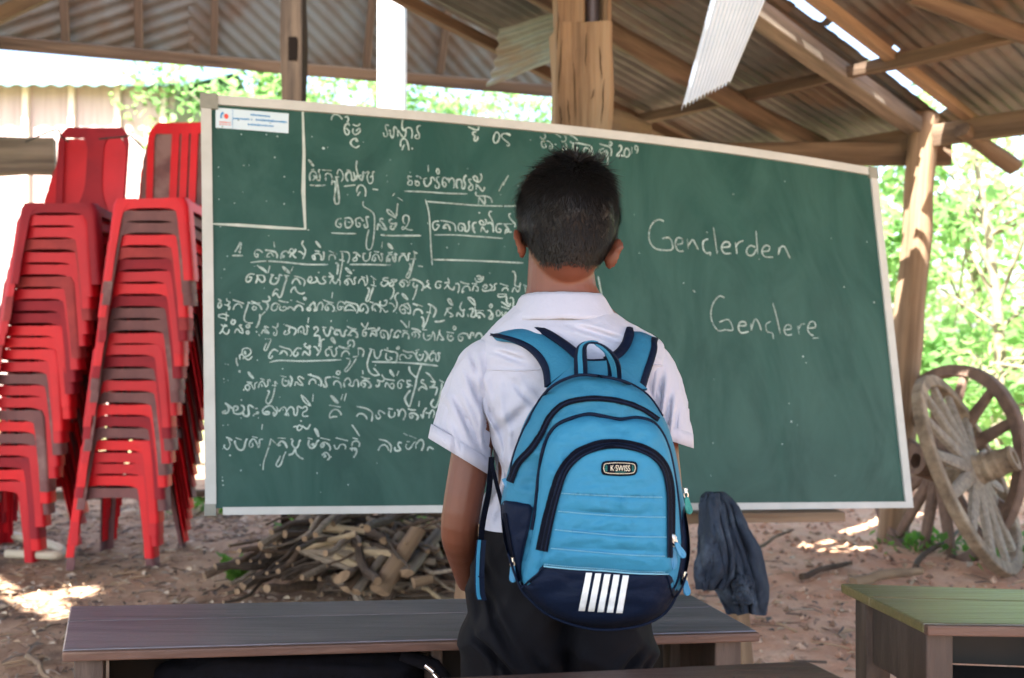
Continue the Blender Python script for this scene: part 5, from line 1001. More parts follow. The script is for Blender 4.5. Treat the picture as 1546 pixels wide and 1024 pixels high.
CS = [((706, 556), (738, 640), .012, 4.5), ((728, 580), (741, 690), .013, 4), ((684, 590), (722, 672), .010, 5), ((668, 640), (690, 690), .007, 4), ((712, 530), (722, 575), .008, 4), ((1000, 560), (990, 640), .010, 4), ((1012, 590), (1004, 660), .009, 4), ((1024, 610), (1018, 665), .006, 3.5)]
def wr(p, s=1.0): return Vector((0, 0, 0))
mb = MB()
SR = [(462, 792, 912, 1.585, .058), (478, 774, 932, 1.583, .066), (494, 752, 956, 1.581, .075), (512, 728, 986, 1.58, .085), (536, 712, 1004, D0, .094), (575, 716, 1004, D0, .101), (620, 732, 998, D0, .102), (665, 741, 993, D0, .101), (710, 743, 990, D0, .103), (745, 736, 990, D0, .107), (772, 729, 991, D0, .112), (788, 724, 992, D0, .114)]
cc = catmull([Vector((a, b, 0)) for a, b, *_ in SR], 11); c2 = catmull([Vector((a, c, 0)) for a, b, c, *_ in SR], 11); c3 = catmull([Vector((a, d, e)) for a, b, c, d, e in SR], 11)
rings = []
for q1, q2, q3 in zip(cc, c2, c3):
    py = q1.x; rr = ring(q1.y, q2.y, py, q3.y, q3.z, 160, 2.5)
    out = []
    for k, p in enumerate(rr):
        a = 2*math.pi*k/160; n = Vector((math.cos(a), math.sin(a), 0)); low = max(0, (py-640)/150)
        dsp = .008*fbm((p.x*5, p.y*5, p.z*9), 1.6, 3)+.004*math.sin(a*11+p.z*20)*low+.020*(.5-abs(mnoise.noise(Vector((p.x*11+p.z*9, p.y*8, p.z*6-p.x*4)))))+.008*(.5-abs(mnoise.noise(Vector((p.x*22-p.z*15, p.y*18, p.z*9)))))-.010*min(1, max(0, (py-495)/40))
        sh = .035*max(0, 1-abs(py-505)/60)*0
        qx = CX+F*p.x/p.y; out.append(p+n*dsp+(Vector((0, -creases(CT, qx, py), 0)) if a > math.pi else Vector()))
    rings.append(out)
mb.grid(rings, 0, False, True)
rin = [[p.lerp(Vector((.088, D0, p.z)), .05) for p in r] for r in (rings[-1], rings[-4])]
mb.grid([rings[-1], rin[0], rin[1]], 0, False, True)
torso = mb.build('shirt', M_shirt, boy, True)
M_cuffs = M_shirt
def sleeve(axis, hw, hd, slant, sx):
    """axis: (px, py, d) stations; hw half width in px across the axis"""
    mb = MB(); A = catmull([Vector(a) for a in axis], 12); Wd = catmull([Vector((a, b, 0)) for a, b in zip(hw, hd)], 12); rows = []; NN = len(A)
    for i, (a, w_) in enumerate(zip(A, Wd)):
        t = A[min(i+1, NN-1)]-A[max(i-1, 0)]; t2 = Vector((t.x, t.y)).normalized(); n2 = Vector((-t2.y, t2.x)); sl = slant*(i/(NN-1))**2; row = []
        for k in range(80):
            an = 2*math.pi*k/80; c_, s_ = math.cos(an), math.sin(an)
            px = a.x+n2.x*w_.x*c_+t2.x*sl*c_; py = a.y+n2.y*w_.x*c_+t2.y*sl*c_; d = a.z+w_.y*s_
            f_ = 1+.06*fbm((px*.02, py*.012, s_*1.5+sx), 1.6, 3)*(.3+i/NN)+.20*(.45-abs(mnoise.noise(Vector((px*.035+py*.016*sx, py*.010, s_*2+sx*3)))))*min(1, i/12)*(1-.5*(i/NN)**3)
            p = at(a.x+(px-a.x)*f_, a.y+(py-a.y)*f_, d-(creases(CS, px, py) if s_ < .1 else 0)); row.append(p)
        rows.append(row)
    c = sum(rows[-1], Vector((0, 0, 0)))/80; ax = (sum(rows[-1], Vector())/80-sum(rows[-3], Vector())/80).normalized()
    hem = [[p+(p-c).normalized()*.0012-ax*.024 for p in rows[-1]], [p+(p-c).normalized()*.0016-ax*.0235 for p in rows[-1]]]
    ins = [[p.lerp(c, .06) for p in rows[-1]], [p.lerp(c, .10)-ax*.06 for p in rows[-1]]]
    mb.grid(rows+ins, 0, False, True); mb.cap(rows[0], 0, True)
    # stitched hem band
    band = [[p-ax*.0225+(p-c).normalized()*.0004 for p in rows[-1]], [p-ax*.022+(p-c).normalized()*.0018 for p in rows[-1]], [p+(p-c).normalized()*.0018 for p in rows[-1]], [p+ax*.0004 for p in rows[-1]]]
    mb.grid(band, 0, False, True)
    o = mb.build('sleeve', M_shirt, boy, True); return o
sleeve([(748, 527, D0), (731, 553, D0), (714, 602, D0), (702, 650, D0-.003), (694, 690, D0-.006)], [26, 37, 43, 46, 49], [.050, .060, .062, .062, .064], -18, -1)
sleeve([(970, 527, D0), (985, 553, D0), (1000, 596, D0), (1006, 632, D0-.003), (1008, 664, D0-.006)], [24, 30, 33, 34, 36], [.050, .060, .062, .062, .062], -14, 1)
# collar: stand and turned-down fall
mb = MB(); rows = []
for v_, (py, l, r, d, hd) in enumerate([(452, 796, 904, 1.586, .056), (448, 789, 907, 1.586, .060), (446, 788, 909, 1.586, .064), (452, 783, 914, 1.585, .068), (466, 777, 922, 1.583, .073), (480, 772, 931, 1.581, .079), (487, 769, 935, 1.58, .081), (487, 772, 932, 1.58, .078)]):
    rr = ring(l, r, py, d, hd, 60, 2.3)
    for k in range(60):
        a = 2*math.pi*k/60; bk = max(0, -math.sin(a)); fr = max(0, math.sin(a))
        rr[k].z += .004*bk*(1 if v_ > 2 else .6)-.022*fr*(1 if v_ > 2 else .7)+.0012*mnoise.noise(Vector((a*4, v_*.7, 0)))
        if v_ >= 5: rr[k].z += -.0035*abs(math.cos(a))*0
    rows.append(rr)
mb.grid(rows, 0, False, True); mb.build('collar', M_shirt, boy, True)
bvs = BVHTree.FromPolygons([v.co for v in torso.data.vertices], [tuple(p.vertices) for p in torso.data.polygons])
def drape(bvh, px, py, off, dflt=None):
    o = Vector((0, 0, H)); d = at(px, py, 1)-o; h = bvh.ray_cast(o, d.normalized())
    if h[0] is None: return None if dflt is None else at(px, py, dflt)
    return h[0]-d.normalized()*off
# yoke seam
mb = MB()
for off, r_ in ((.0008, .0012),):
    P = [drape(bvs, px, 559+1.5*math.sin(px*.05)-.02*(px-735), off, D0-.08) for px in range(736, 832, 4)]; mb.tube(P, r_, 6)
    P = [drape(bvs, px, 551+.05*(px-985), off, D0-.08) for px in range(980, 1003, 4)]; mb.tube(P, r_, 6)
mb.build('yoke_seam', M_shirt, boy, True)
# ---- trousers
CP = [((722, 870), (785, 960), .014, 6), ((712, 930), (800, 1005), .015, 6), ((745, 960), (765, 1020), .010, 5), ((800, 950), (848, 1012), .014, 6), ((968, 955), (905, 1012), .014, 6), ((980, 965), (960, 1020), .009, 5), ((862, 925), (864, 1025), .022, 6), ((715, 850), (720, 930), .008, 5), ((725, 812), (745, 860), .010, 5)]
mb = MB()
def tr(py, l, r, hd, dd=0): return (py, l, r, D0+dd, hd)
TR = [tr(762, 742, 984, .098), tr(800, 722, 988, .104), tr(850, 711, 992, .108), tr(900, 703, 994, .112), tr(950, 697, 990, .114, .0), tr(1000, 693, 985, .108), tr(1060, 693, 984, .098)]
q1 = catmull([Vector((a, b, 0)) for a, b, c, d, e in TR], 12); q2 = catmull([Vector((a, c, 0)) for a, b, c, d, e in TR], 12); q3 = catmull([Vector((a, d, e)) for a, b, c, d, e in TR], 12); rings = []
for a, b, c in zip(q1, q2, q3):
    rr = ring(a.y, b.y, a.x, c.y, c.z, 150, 2.6); out = []
    for k, p in enumerate(rr):
        an = 2*math.pi*k/150; n = Vector((math.cos(an), math.sin(an), 0)); cx = (p.x-.082)/.15
        cl = -.045*math.exp(-(cx/.11)**2)*max(0, min(1, (a.x-860)/90))+.010*math.exp(-((abs(cx)-.5)/.25)**2)*max(0, min(1, (a.x-880)/70))*(1 if math.sin(an) < 0 else .3)
        fold = -.008+.022*(.5-abs(mnoise.noise(Vector((p.x*13+p.z*10*(1 if p.x > .08 else -1), p.z*9, 1)))))+.006*mnoise.noise(Vector((p.x*9-p.z*13, p.z*6, 3)))+.007*mnoise.noise(Vector((p.x*16+p.z*20, p.z*7, 9)))
        qx = CX+F*p.x/p.y; out.append(p+n*(fold+cl)+(Vector((0, -creases(CP, qx, a.x), 0)) if an > math.pi else Vector()))
    rings.append(out)
mb.grid(rings, 0, False, True); mb.cap(rings[-1])
for sx in (-1, 1):
    hx = .082+sx*.078; rows = []
    for i in range(30):
        t = i/29; z = lerp(.625, .045, t); wd = lerp(.080, .066, min(1, t*1.6)); p = Vector((hx+sx*.012*t, 1.578+.004*math.sin(t*5), z))
        rows.append([p+Vector((math.cos(a)*wd*(1+.05*mnoise.noise(Vector((math.cos(a)*2, math.sin(a)*2, z*9)))), math.sin(a)*wd*1.18, 0)) for a in [2*math.pi*k/32 for k in range(32)]])
    mb.grid(rows, 0, False, True); mb.grid([rows[-1], [p.lerp(Vector((hx+sx*.012, 1.578, p.z)), .08) for p in rows[-1]], [p.lerp(Vector((hx+sx*.012, 1.578, p.z)), .1)+Vector((0, 0, .05)) for p in rows[-1]]], 0, False, True)
tz = mb.build('trousers', M_trous, boy, True)

# ================================================================== backpack
def fabric(name, c1, c2, rough=.62):
    m = mat(name, c1, c2, rough, 3.2, bump=.0, spec=.14)
    t = m.node_tree; N = t.nodes; L = t.links; p = N['Principled BSDF']; tc = N.new('ShaderNodeTexCoord')
    w1 = N.new('ShaderNodeTexNoise'); w1.inputs['Scale'].default_value = 420; w1.inputs['Detail'].default_value = 2
    mp = N.new('ShaderNodeMapping'); mp.inputs['Scale'].default_value = (.35, 1, 1); L.new(tc.outputs['Object'], mp.inputs[0]); L.new(mp.outputs[0], w1.inputs[0])
    w2 = N.new('ShaderNodeTexNoise'); w2.inputs['Scale'].default_value = 26; w2.inputs['Detail'].default_value = 4; L.new(tc.outputs['Object'], w2.inputs[0])
    b1 = N.new('ShaderNodeBump'); b1.inputs['Strength'].default_value = .5; b1.inputs['Distance'].default_value = .001; L.new(w1.outputs[0], b1.inputs['Height'])
    b2 = N.new('ShaderNodeBump'); b2.inputs['Strength'].default_value = .5; b2.inputs['Distance'].default_value = .008; L.new(w2.outputs[0], b2.inputs['Height']); L.new(b1.outputs[0], b2.inputs['Normal']); L.new(b2.outputs[0], p.inputs['Normal'])
    return m
M_blue = fabric('nylon_blue', (.026, .155, .265), (.020, .125, .222))
M_blue2 = fabric('nylon_bright_blue', (.030, .185, .325), (.025, .158, .285))
M_navy = fabric('nylon_navy', (.0022, .0075, .026), (.0016, .0058, .020), .7)
M_blk = mat('zip_tape', (.0022, .0035, .009), (.0032, .0048, .012), .85, 60, bump=.4, bscale=300, spec=.08)
M_wht = mat('white_stripe', (.70, .72, .74), (.58, .61, .64), .8, 60, bump=.15, bscale=200)
M_stit = mat('stitching', (.16, .38, .52), rough=.8)
M_metal = mat('zip_metal', (.55, .53, .50), rough=.3, metal=1)
M_teal = mat('teal_cord', (.01, .22, .20), (.01, .15, .14), .6, 40)
M_cream = mat('badge_cream', (.62, .58, .46), rough=.6)
bag = thing('backpack', 'blue and navy school backpack with white stripes worn on the back of the boy', 'backpack', at(900, 950, 1.4))
BV = []; BF = []
def dome(name, outline, d0, bulge, p, m_, back=.0, rings=16, wrinkle=.0, seed=0, cpt=None, n=4, reg=True, extra=None):
    O = catmull([Vector((a, b, 0)) for a, b in outline], n, True); K = len(O)
    c = Vector(cpt+(0,)) if cpt else sum(O, Vector())/K; rows = []
    if back:
        rows.append([at(c.x+(o.x-c.x)*.90, c.y+(o.y-c.y)*.92, d0+back) for o in O]); rows.append([at(c.x+(o.x-c.x)*.97, c.y+(o.y-c.y)*.98, d0+back*.8) for o in O])
    for i in range(rings+1):
        r = 1-i/rings; r = r if r > 0 else .02
        row = []
        for o in O:
            q = c+(o-c)*r; h = bulge*(1-r**p)**(1/p)
            wv = wrinkle*(fbm((q.x*.022, q.y*.030, seed), 1, 3)+.5*mnoise.noise(Vector((q.x*.05+q.y*.02, q.y*.11, seed)))+1.1*(.45-abs(mnoise.noise(Vector((q.x*.026-q.y*.018, q.y*.024+q.x*.012, seed+9)))))-.3)*(1-r**6)+(extra(q.x, q.y)*(1-r**5) if extra else 0)
            row.append(at(q.x, q.y, d0-h-wv))
        rows.append(row)
    mb = MB(); mb.grid(rows, 0, False, True); mb.cap(rows[-1])
    if back: mb.cap(rows[0], 0, True)
    o = mb.build(name, m_, bag, True)
    if reg:
        k = len(BV); BV.extend(mb.v); BF.extend([tuple(k+i for i in f) for f in mb.f])
    return o
MAIN = [(868, 568), (905, 568), (945, 577), (978, 597), (1003, 632), (1019, 678), (1029, 735), (1038, 790), (1041, 830), (1036, 868), (1020, 902), (1003, 926), (970, 943), (922, 950), (868, 944), (820, 922), (792, 893), (775, 858), (762, 815), (756, 768), (764, 722), (780, 668), (800, 622), (832, 585)]
dome('bag_body', MAIN, 1.395, .050, 3.2, M_blue, back=.085, wrinkle=.008, seed=1, cpt=(900, 760), rings=36, n=7)
bb_ = bpy.data.objects['bag_body.001'] if 'bag_body.001' in bpy.data.objects else bpy.data.objects['bag_body']
bb_.data.materials.append(M_navy)
for p in bb_.data.polygons:
    c = p.center
    if CY+(H-c.z)*F/c.y > 892: p.material_index = 1
FRONT = [(884, 626), (908, 628), (935, 633), (965, 631), (990, 641), (1008, 672), (1019, 722), (1026, 780), (1029, 830), (1024, 868), (1010, 900), (985, 930), (925, 944), (868, 939), (822, 917), (795, 889), (790, 868), (800, 820), (808, 770), (813, 718), (822, 672), (842, 641)]
dome('front_compartment', FRONT, 1.362, .045, 3.4, M_blue2, wrinkle=.009, seed=2, cpt=(912, 775), rings=36, n=7)
POCK = [(870, 688), (895, 676), (925, 671), (958, 675), (985, 686), (1003, 706), (1011, 740), (1013, 790), (1013, 840), (1010, 864), (960, 864), (890, 860), (822, 854), (820, 836), (828, 792), (838, 748), (850, 712)]
def quilt(x, y):
    k = (y-745-.037*(x-848))/27.5
    if k < 0 or k > 4.1: return .002*fbm((x*.03, y*.05, 7), 1, 3)
    return .0055*abs(math.sin(math.pi*k))**.6+.0022*mnoise.noise(Vector((x*.075+1.3*int(k), y*.02, int(k)*3.1)))*abs(math.sin(math.pi*k))-.004
dome('front_pocket', POCK, 1.322, .020, 3.0, M_blue2, wrinkle=.004, seed=3, cpt=(925, 775), rings=40, n=7, extra=quilt)
for nm_ in ('front_compartment',):
    fc_ = bpy.data.objects[nm_]; fc_.data.materials.append(M_navy)
    for p in fc_.data.polygons:
        if CY+(H-p.center.z)*F/p.center.y > 888: p.material_index = 1
def mk(): return BVHTree.FromPolygons(BV, BF)
bvh = mk()
def dp(px, py, off, dflt=1.36): return drape(bvh, px, py, off, dflt)
def patch(name, outline, off, m_, parent=bag, reg=False, bulge=0, n=4, rings=9, closed_n=None, thick=True, cpt=None):
    O = catmull([Vector((a, b, 0)) for a, b in outline], n, True) if n else []
    if not n:
        P = [Vector((a, b, 0)) for a, b in outline]
        for i in range(len(P)):
            for k in range(6): O.append(P[i].lerp(P[(i+1) % len(P)], k/6))
    c = Vector(cpt+(0,)) if cpt else sum(O, Vector())/len(O); rows = []
    if thick: rows.append([dp(o.x, o.y, -.001) for o in O])
    for i in range(rings+1):
        r = 1-i/rings; r = max(r, .01); h = bulge*(1-r**3)**(1/3) if bulge else 0
        rows.append([dp(c.x+(o.x-c.x)*r, c.y+(o.y-c.y)*r, off+h) for o in O])
    mb = MB(); mb.grid(rows, 0, False, True); mb.cap(rows[-1]); o = mb.build(name, m_, parent, True)
    if reg:
        k = len(BV); BV.extend(mb.v); BF.extend([tuple(k+i for i in f) for f in mb.f])
    return o
def seam(name, pts, r, m_, off=.001, n=6, parent=bag, flat=1.0):
    P = catmull([Vector((a, b, 0)) for a, b in pts], n); mb = MB(); mb.tube([dp(p.x, p.y, off) for p in P], r, 7); return mb.build(name, m_, parent, True)
def band(name, pts, wpx, m_, off=.0015, n=6, parent=bag, th=.0012):
    P = catmull([Vector((a, b, 0)) for a, b in pts], n); rows = []
    for i, p in enumerate(P):
        t = (P[min(i+1, len(P)-1)]-P[max(i-1, 0)]).normalized(); nn = Vector((-t.y, t.x, 0)); w_ = wpx if not isinstance(wpx, tuple) else lerp(wpx[0], wpx[1], i/(len(P)-1))
        rows.append([dp(p.x+nn.x*w_*k/2, p.y+nn.y*w_*k/2, off) for k in (-1, -.5, 0, .5, 1)])
    mb = MB(); mb.slab(rows, -th); return mb.build(name, m_, parent, True)
# navy base and side pockets
patch('base_panel', [(820, 855), (860, 859), (910, 862), (960, 866), (1009, 867), (1019, 890), (1018, 903), (1002, 926), (970, 942), (922, 949), (868, 943), (822, 923), (797, 898), (786, 884), (800, 875), (812, 866)], .0022, M_navy, reg=True, bulge=.004, cpt=(905, 903))
patch('side_pocket', [(758, 760), (772, 757), (790, 760), (803, 766), (797, 800), (790, 830), (786, 855), (784, 880), (776, 862), (766, 836), (758, 800)], .002, M_navy, bulge=.006, cpt=(779, 808))
patch('side_pocket', [(1033, 764), (1040, 800), (1042, 835), (1036, 868), (1028, 884), (1027, 850), (1029, 810), (1030, 785)], .002, M_navy, bulge=.005, cpt=(1034, 825))
bvh = mk()
# piping and zips
band('main_zip', [(770, 728), (782, 700), (802, 678), (817, 655), (830, 630), (848, 612), (872, 604), (905, 602), (940, 607), (970, 618), (994, 634)], (11, 7), M_blk, .0022)
seam('main_zip_teeth', [(770, 728), (782, 700), (802, 678), (817, 655), (830, 630), (848, 612), (872, 604), (905, 602), (940, 607), (970, 618), (994, 634)], .0014, M_navy, .003)
seam('piping', [(803, 800), (809, 760), (813, 718), (822, 672), (842, 641), (884, 626), (908, 628), (935, 633), (965, 631), (990, 641), (1008, 672), (1019, 722), (1026, 780), (1029, 830), (1024, 868), (1018, 886)], .0026, M_navy, .0015)
zp = [(818, 832), (826, 792), (837, 748), (850, 711), (871, 687), (896, 675), (926, 670), (958, 674), (986, 686), (1004, 707), (1012, 741), (1013, 790), (1013, 842)]
band('pocket_zip', zp, (18, 11), M_blk, .0030)
seam('pocket_zip_teeth', zp, .0018, M_navy, .0042); seam('pocket_zip_edge', [(a+(5 if a < 925 else -4), b+(3 if 850 < a < 1000 else 0)) for a, b in zp], .0012, M_navy, .0046)
seam('base_piping', [(820, 855), (860, 859), (910, 862), (960, 866), (1009, 867)], .0010, M_stit, .003)
seam('side_piping', [(803, 766), (797, 800), (790, 830), (785, 858), (788, 886)], .0016, M_navy, .003)
seam('side_piping', [(757, 762), (760, 800), (768, 838), (784, 884), (800, 905), (830, 930), (878, 947), (922, 951), (970, 944), (1003, 927), (1020, 903)], .0018, M_navy, .001)
seam('side_piping', [(820, 855), (812, 866), (800, 876), (788, 888)], .0014, M_navy, .003)
seam('side_piping', [(1008, 868), (1013, 890), (1019, 902), (1030, 886), (1037, 866)], .0016, M_navy, .002)
seam('top_piping', [(770, 726), (775, 690), (795, 640), (826, 590), (866, 568), (905, 568), (945, 577), (978, 597), (1000, 628)], .0022, M_navy, .001)
band('side_zip', [(762, 775), (768, 810), (774, 842)], 5, M_blk, .0095)
# stitch rows
def stitches(pts, step=3.4, r=.0007, off=.0016):
    P = catmull([Vector((a, b, 0)) for a, b in pts], 24); mb = MB(); acc = 0; on = []
    for i in range(1, len(P)):
        pass
    L = [0]
    for i in range(1, len(P)): L.append(L[-1]+(P[i]-P[i-1]).length)
    def pos(s):
        for i in range(1, len(P)):
            if L[i] >= s: return P[i-1].lerp(P[i], (s-L[i-1])/max(1e-6, L[i]-L[i-1]))
        return P[-1]
    s = 0
    while s+step*.65 < L[-1]:
        a, b = pos(s), pos(s+step*.65); mb.tube([dp(a.x, a.y, off), dp(b.x, b.y, off)], r, 4, 0, False); s += step
    return mb
for pts in ([(848, 745), (900, 748), (950, 750), (1003, 751)], [(843, 772), (900, 777), (950, 780), (1006, 781)], [(838, 800), (900, 806), (950, 810), (1008, 811)], [(832, 828), (900, 834), (950, 838), (1007, 840)], [(822, 852), (860, 856), (910, 859), (960, 863), (1006, 864)]):
    stitches(pts).build('stitching', M_stit, bag)
# quilt seams: shallow rolls between the stitch rows are part of the pocket relief
# five slanting white stripes
for i in range(5):
    x0 = 873.4+i*14.2; x1 = 884.8+i*13.9; yb = 922.6+i*.8; yt = 864.8+i*.95
    patch('stripe', [(x0, yb), (x0+9.6, yb+.2), (x1+9.2, yt+.3), (x1, yt)], .0028, M_wht, n=0, rings=4)
# badge with the name
bd = patch('badge', [(909, 700), (914, 696.5), (935, 695.5), (957, 697), (962, 701), (962.5, 707), (961, 714), (955, 718), (935, 719), (913, 717.5), (908, 713), (907.5, 706)], .0022, M_blk, bulge=.0006)
Pb = catmull([Vector((a, b, 0)) for a, b in [(912, 703), (916, 700), (935, 699), (955, 700.5), (959, 704), (958.5, 710.5), (954, 714.5), (935, 715.3), (916, 714), (912, 710)]], 5, True)
mb = MB(); mb.tube([dp(p.x, p.y, .0036) for p in Pb]+[dp(Pb[0].x, Pb[0].y, .0036)], .00042, 5); mb.build('badge_border', M_cream, bd, True)
tcu = bpy.data.curves.new('badge_text', 'FONT'); tcu.body = 'K\u00b7SWISS'; tcu.align_x = 'CENTER'; tcu.align_y = 'CENTER'; to = bpy.data.objects.new('badge_text', tcu); col.objects.link(to)
bpy.context.view_layer.update(); dg = bpy.context.evaluated_depsgraph_get(); tm = bpy.data.meshes.new_from_object(to.evaluated_get(dg)); bpy.data.objects.remove(to)
bx = [v.co.x for v in tm.vertices]; by = [v.co.y for v in tm.vertices]; x0, x1, y0, y1 = min(bx), max(bx), min(by), max(by)
for dx, dy, r_ in ((0, 0, 0),):
    vs = [dp(922+(v.co.x-x0)/(x1-x0)*29.4, 711-(v.co.y-y0)/(y1-y0)*8.6+(v.co.x-x0)/(x1-x0)*.5, .0044) for v in tm.vertices]
    new_mesh('badge_letters', vs, [tuple(p.vertices) for p in tm.polygons], M_cream, bd)
    for sx_, sy_ in ((.5, 0), (-.4, 0), (0, .35)):
        pass
mb = MB()
for k in range(5): 
    for xx in (913.5, 954): 
        y = 703.2+k*1.9; a = [dp(xx, y, .0040), dp(xx+3.4, y+.1, .0040), dp(xx+3.4, y+.9, .0040), dp(xx, y+.8, .0040)]; mb.cap(a)
for k in range(9): x = 929+k*1.9; mb.cap([dp(x, 712.3, .004), dp(x+1.2, 712.3, .004), dp(x+1.2, 713.3, .004), dp(x, 713.3, .004)])
mb.build('badge_marks', M_teal, bd)
# zip pulls: slider, ring and rubber tab
def pull(px, py, dx, dy, m_, off=.007, k=1.0, name='zip_pull'):
    L = math.hypot(dx, dy); ux, uy = dx/L, dy/L; r = drape(bvh, px, py, off, 1.36); dz_ = r.y; mb = MB()
    dp = lambda x, y, o: at(x, y, dz_+off-o)
    mb.tube([dp(px-ux*5, py-uy*5, off+.001), dp(px+ux*2, py+uy*2, off+.001)], [.0028*k, .0034*k], 8); mb.tube([dp(px-3.5, py-3, off), dp(px+3.5, py-3, off)], .0022, 8)
    pts = [dp(px+ux*a-uy*b, py+uy*a+ux*b, off+.002) for a, b in ((2, -2.6), (6, -3.2), (10, -1.8), (10.5, 0), (10, 1.8), (6, 3.2), (2, 2.6), (2, -2.6))]; mb.tube(pts, .0010, 6)
    sl = mb.build(name, M_metal, bag, True)
    st = [(9, 2.4), (13, 3.6), (20, 4.2), (27, 5.4), (32, 5.2), (35, 3), (36, 0)]; st = [(a*(L/36), b) for a, b in st]
    O = [(px+ux*a-uy*b, py+uy*a+ux*b) for a, b in st]+[(px+ux*a+uy*b, py+uy*a-ux*b) for a, b in st[::-1]]
    c = (px+ux*L*.62, py+uy*L*.62); rows = []; 
    for r_, o_ in ((1, off-.002), (1.06, off+.001), (.95, off+.0034), (.6, off+.0026), (.05, off+.0026)): rows.append([dp(c[0]+(a-c[0])*r_, c[1]+(b-c[1])*r_, o_) for a, b in O])
    mb = MB(); mb.grid(rows, 0, False, True); mb.cap(rows[0], 0, True); mb.cap(rows[-1]); t = mb.build('pull_tab', m_, None, True); adopt(t, bag); t.parent = sl; t.matrix_parent_inverse = Matrix.Identity(4)
    return sl
M_tab = mat('pull_tab_blue', (.03, .20, .38), (.03, .17, .32), .5, 40)
pull(773.5, 846, 1.2, 33, M_tab, .015); pull(1018, 815, -1.5, 44, M_tab, .006); pull(1016, 812, 17, 30, M_tab, .010); pull(1033, 868, 5, 31, M_tab, .007); pull(1034.5, 742, 7, 34, M_teal, .004)
# small loop at the left edge
mb = MB(); mb.slab([[at(758+a, 731+b, 1.385-.004*math.sin(i*.8)) for a, b in ((i*2.2, i*4.6-6), (i*2.2+6, i*4.2-8))] for i in range(5)], .003); mb.build('side_tab', M_tab, bag, True)
# ---- shoulder straps
def ribbon(name, Lp, Rp, m_, th, parent=bag, n=6):
    Lc = catmull(Lp, n); Rc = catmull(Rp, n); rows = [[a.lerp(b, k/8)+Vector((0, -.006*math.sin(math.pi*k/8), .003*math.sin(math.pi*k/8))) for k in range(9)] for a, b in zip(Lc, Rc)]
    mb = MB(); mb.slab(rows, th); return mb.build(name, m_, parent, True), Lc, Rc
def edge(name, P, r, parent=bag, fl=.5): mb = MB(); mb.tube([p+Vector((0, -.004, 0)) for p in P], r, 8); return mb.build(name, M_navy, parent, True)
def sp(px, py, d): return at(px, py, d)
def strap(inner, outer, th):
    s, Lc, Rc = ribbon('shoulder_strap', [sp(*p) for p in outer], [sp(*p) for p in inner], M_blue, th)
    for A, B in ((Lc, Rc), (Rc, Lc)):
        rows = []
        for a, b in zip(A, B):
            k = min(.3, .0080/max(1e-4, (b-a).length)); q = Vector((0, -.0042, .0012)); o_ = (a-b).normalized()*.0022
            rows.append([a+o_+Vector((0, .003, 0)), a+o_*1.2+q*.3, a+o_*.4+q, a.lerp(b, k*.5)+q*1.25, a.lerp(b, k)+q*1.15])
        mb = MB(); mb.slab(rows, th*.5); e_ = mb.build('strap_binding', M_navy, bag, True); e_.parent = s; e_.matrix_parent_inverse = Matrix.Identity(4)
    return s
# on the back: d runs from the bag top to the shoulder and over it to the chest
strap([(880, 545, 1.425), (862, 528, 1.448), (840, 512, 1.478), (820, 500, 1.502), (806, 492, 1.53), (800, 491, 1.57), (800, 500, 1.63), (800, 540, 1.685), (802, 640, 1.71), (785, 720, 1.69)],
      [(824, 584, 1.425), (820, 556, 1.445), (804, 533, 1.467), (780, 518, 1.488), (752, 509, 1.51), (740, 507, 1.56), (738, 516, 1.63), (742, 555, 1.68), (762, 650, 1.70), (760, 720, 1.68)], .008)
strap([(915, 545, 1.425), (932, 535, 1.448), (943, 522, 1.478), (948, 508, 1.502), (947, 499, 1.53), (946, 497, 1.57), (944, 505, 1.63), (940, 545, 1.685), (935, 640, 1.71), (950, 720, 1.69)],
      [(972, 588, 1.425), (979, 564, 1.445), (986, 543, 1.467), (990, 527, 1.488), (990, 516, 1.51), (992, 512, 1.56), (990, 520, 1.63), (985, 558, 1.68), (972, 650, 1.70), (975, 720, 1.68)], -.008)
# yoke between the straps
rows = []
for i in range(7):
    v_ = i/6; yl = lerp(546, 592, v_); xl = lerp(872, 824, v_); xr = lerp(922, 976, v_); rows.append([at(lerp(xl, xr, j/14), lerp(546, 590, v_)+3*math.cos((j/14-.5)*3)*(1-v_), lerp(1.432, 1.42, v_)) for j in range(15)])
mb = MB(); mb.slab(rows, .012); yo = mb.build('yoke', M_blue, bag, True)
mb = MB(); mb.tube([r[0] for r in [[at(868+i*5.6, 544.5+2.2*math.sin(i/10*math.pi), 1.426)] for i in range(11)]], .0042, 8); y2 = mb.build('yoke_binding', M_navy, bag, True)
mb = MB(); mb.tube([at(899, 550, 1.4225), at(900, 572, 1.4205)], .0008, 6); mb.build('yoke_seam', M_navy, bag, True)
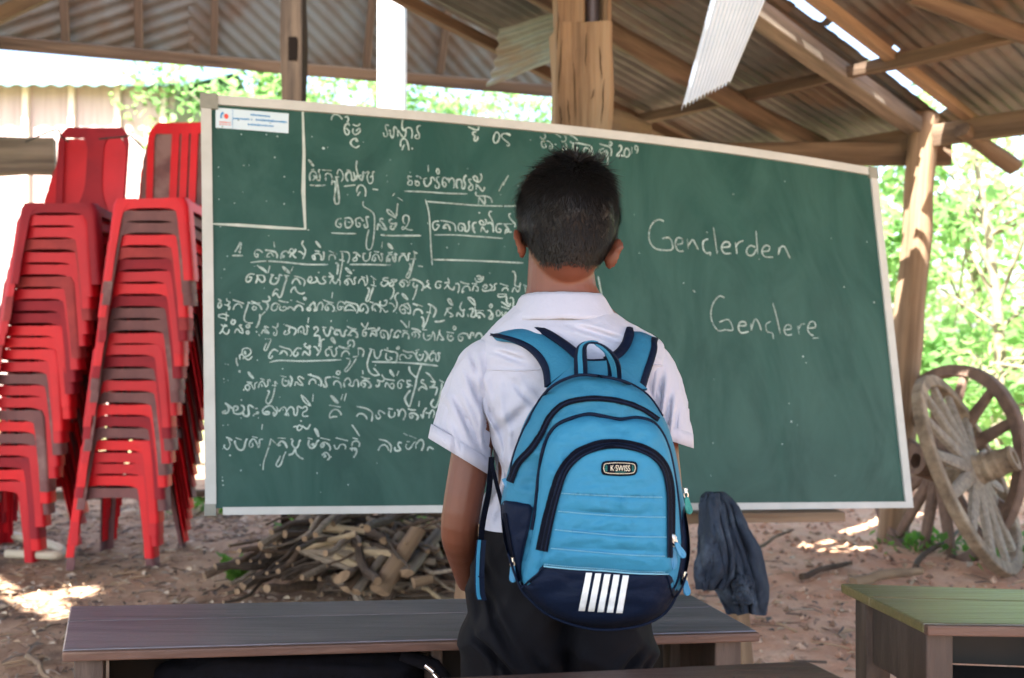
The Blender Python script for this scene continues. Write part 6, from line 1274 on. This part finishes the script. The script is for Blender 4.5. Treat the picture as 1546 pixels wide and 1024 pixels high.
# carry handle of striped webbing
def web(path, w_, th=.0028):
    c = catmull([at(*p) for p in path], 8); out = []
    for nm, a, b, m_, k in (('handle', -.5, -.22, M_navy, 0), ('handle_stripe', -.22, .22, M_blue2, .0003), ('handle', .22, .5, M_navy, 0)):
        rows = []
        for i, p in enumerate(c):
            t = (c[min(i+1, len(c)-1)]-c[max(i-1, 0)]).normalized(); s = t.cross(Vector((0, -1, 0))); s = s.normalized() if s.length > .2 else Vector((1, 0, 0))
            s = Vector((1, 0, 0)) if abs(t.z) > .55 else Vector((.6, -.75, .0)).normalized()
            rows.append([p+s*w_*lerp(a, b, j/2)+Vector((0, -k, 0)) for j in range(3)])
        out.append((nm, rows, m_))
    return out
hp = [(877, 570, 1.408), (876.5, 552, 1.402), (876, 535, 1.395), (879, 522, 1.386), (890, 516, 1.372), (905, 518, 1.362), (919, 530, 1.362), (926, 545, 1.372), (928, 560, 1.386), (928, 575, 1.398)]
c = catmull([at(*p) for p in hp], 8)
def strip_web(nm, a, b, m_, th, push):
    rows = []
    for i, p in enumerate(c):
        t = i/(len(c)-1); tw = math.sin(math.pi*t)**2
        s = Vector((1-.75*tw, -.15-.75*tw, -.1*tw)).normalized(); nn = (c[min(i+1, len(c)-1)]-c[max(i-1, 0)]).normalized().cross(s).normalized()
        if nn.y > 0: nn = -nn
        rows.append([p+s*lerp(a, b, j/2)+nn*push for j in range(3)])
    mb = MB(); mb.slab(rows, th); mb.build(nm, m_, bag, True)
strip_web('carry_handle', -.0095, .0095, M_navy, .0024, 0)
strip_web('handle_stripe', -.0034, .0034, M_blue2, .0045, .0013)
# loose adjusting straps on the left
def webbing(name, path, w_, m_, th=.0016, axis=Vector((1, 0, 0))):
    c = catmull([at(*p) for p in path], 6); rows = [[p-axis*w_/2, p, p+axis*w_/2] for p in c]; mb = MB(); mb.slab(rows, th); return mb.build(name, m_, bag, True)
webbing('hanging_strap', [(742, 690, 1.50), (740, 715, 1.495), (737, 745, 1.492), (731, 775, 1.490), (727, 800, 1.488), (726, 820, 1.487)], .0095, M_blk, axis=Vector((.85, .5, 0)))
webbing('hanging_strap', [(741, 692, 1.49), (745, 712, 1.47), (752, 740, 1.44), (762, 778, 1.41)], .006, M_blk)
he = webbing('strap_end', [(727, 815, 1.486), (725, 840, 1.484), (724, 870, 1.482), (725, 895, 1.481), (728, 905, 1.481)], .0145, M_navy, .006)
webbing('strap_end_stripe', [(724, 815, 1.482), (722, 840, 1.480), (721, 870, 1.478), (722, 895, 1.477), (724.5, 904, 1.477)], .0050, M_blue2, .004)
webbing('strap_end_stripe', [(722, 870, 1.4765), (726, 870.5, 1.4765), (730, 871, 1.4765)], .002, M_navy, .003, Vector((0, 0, 1)))
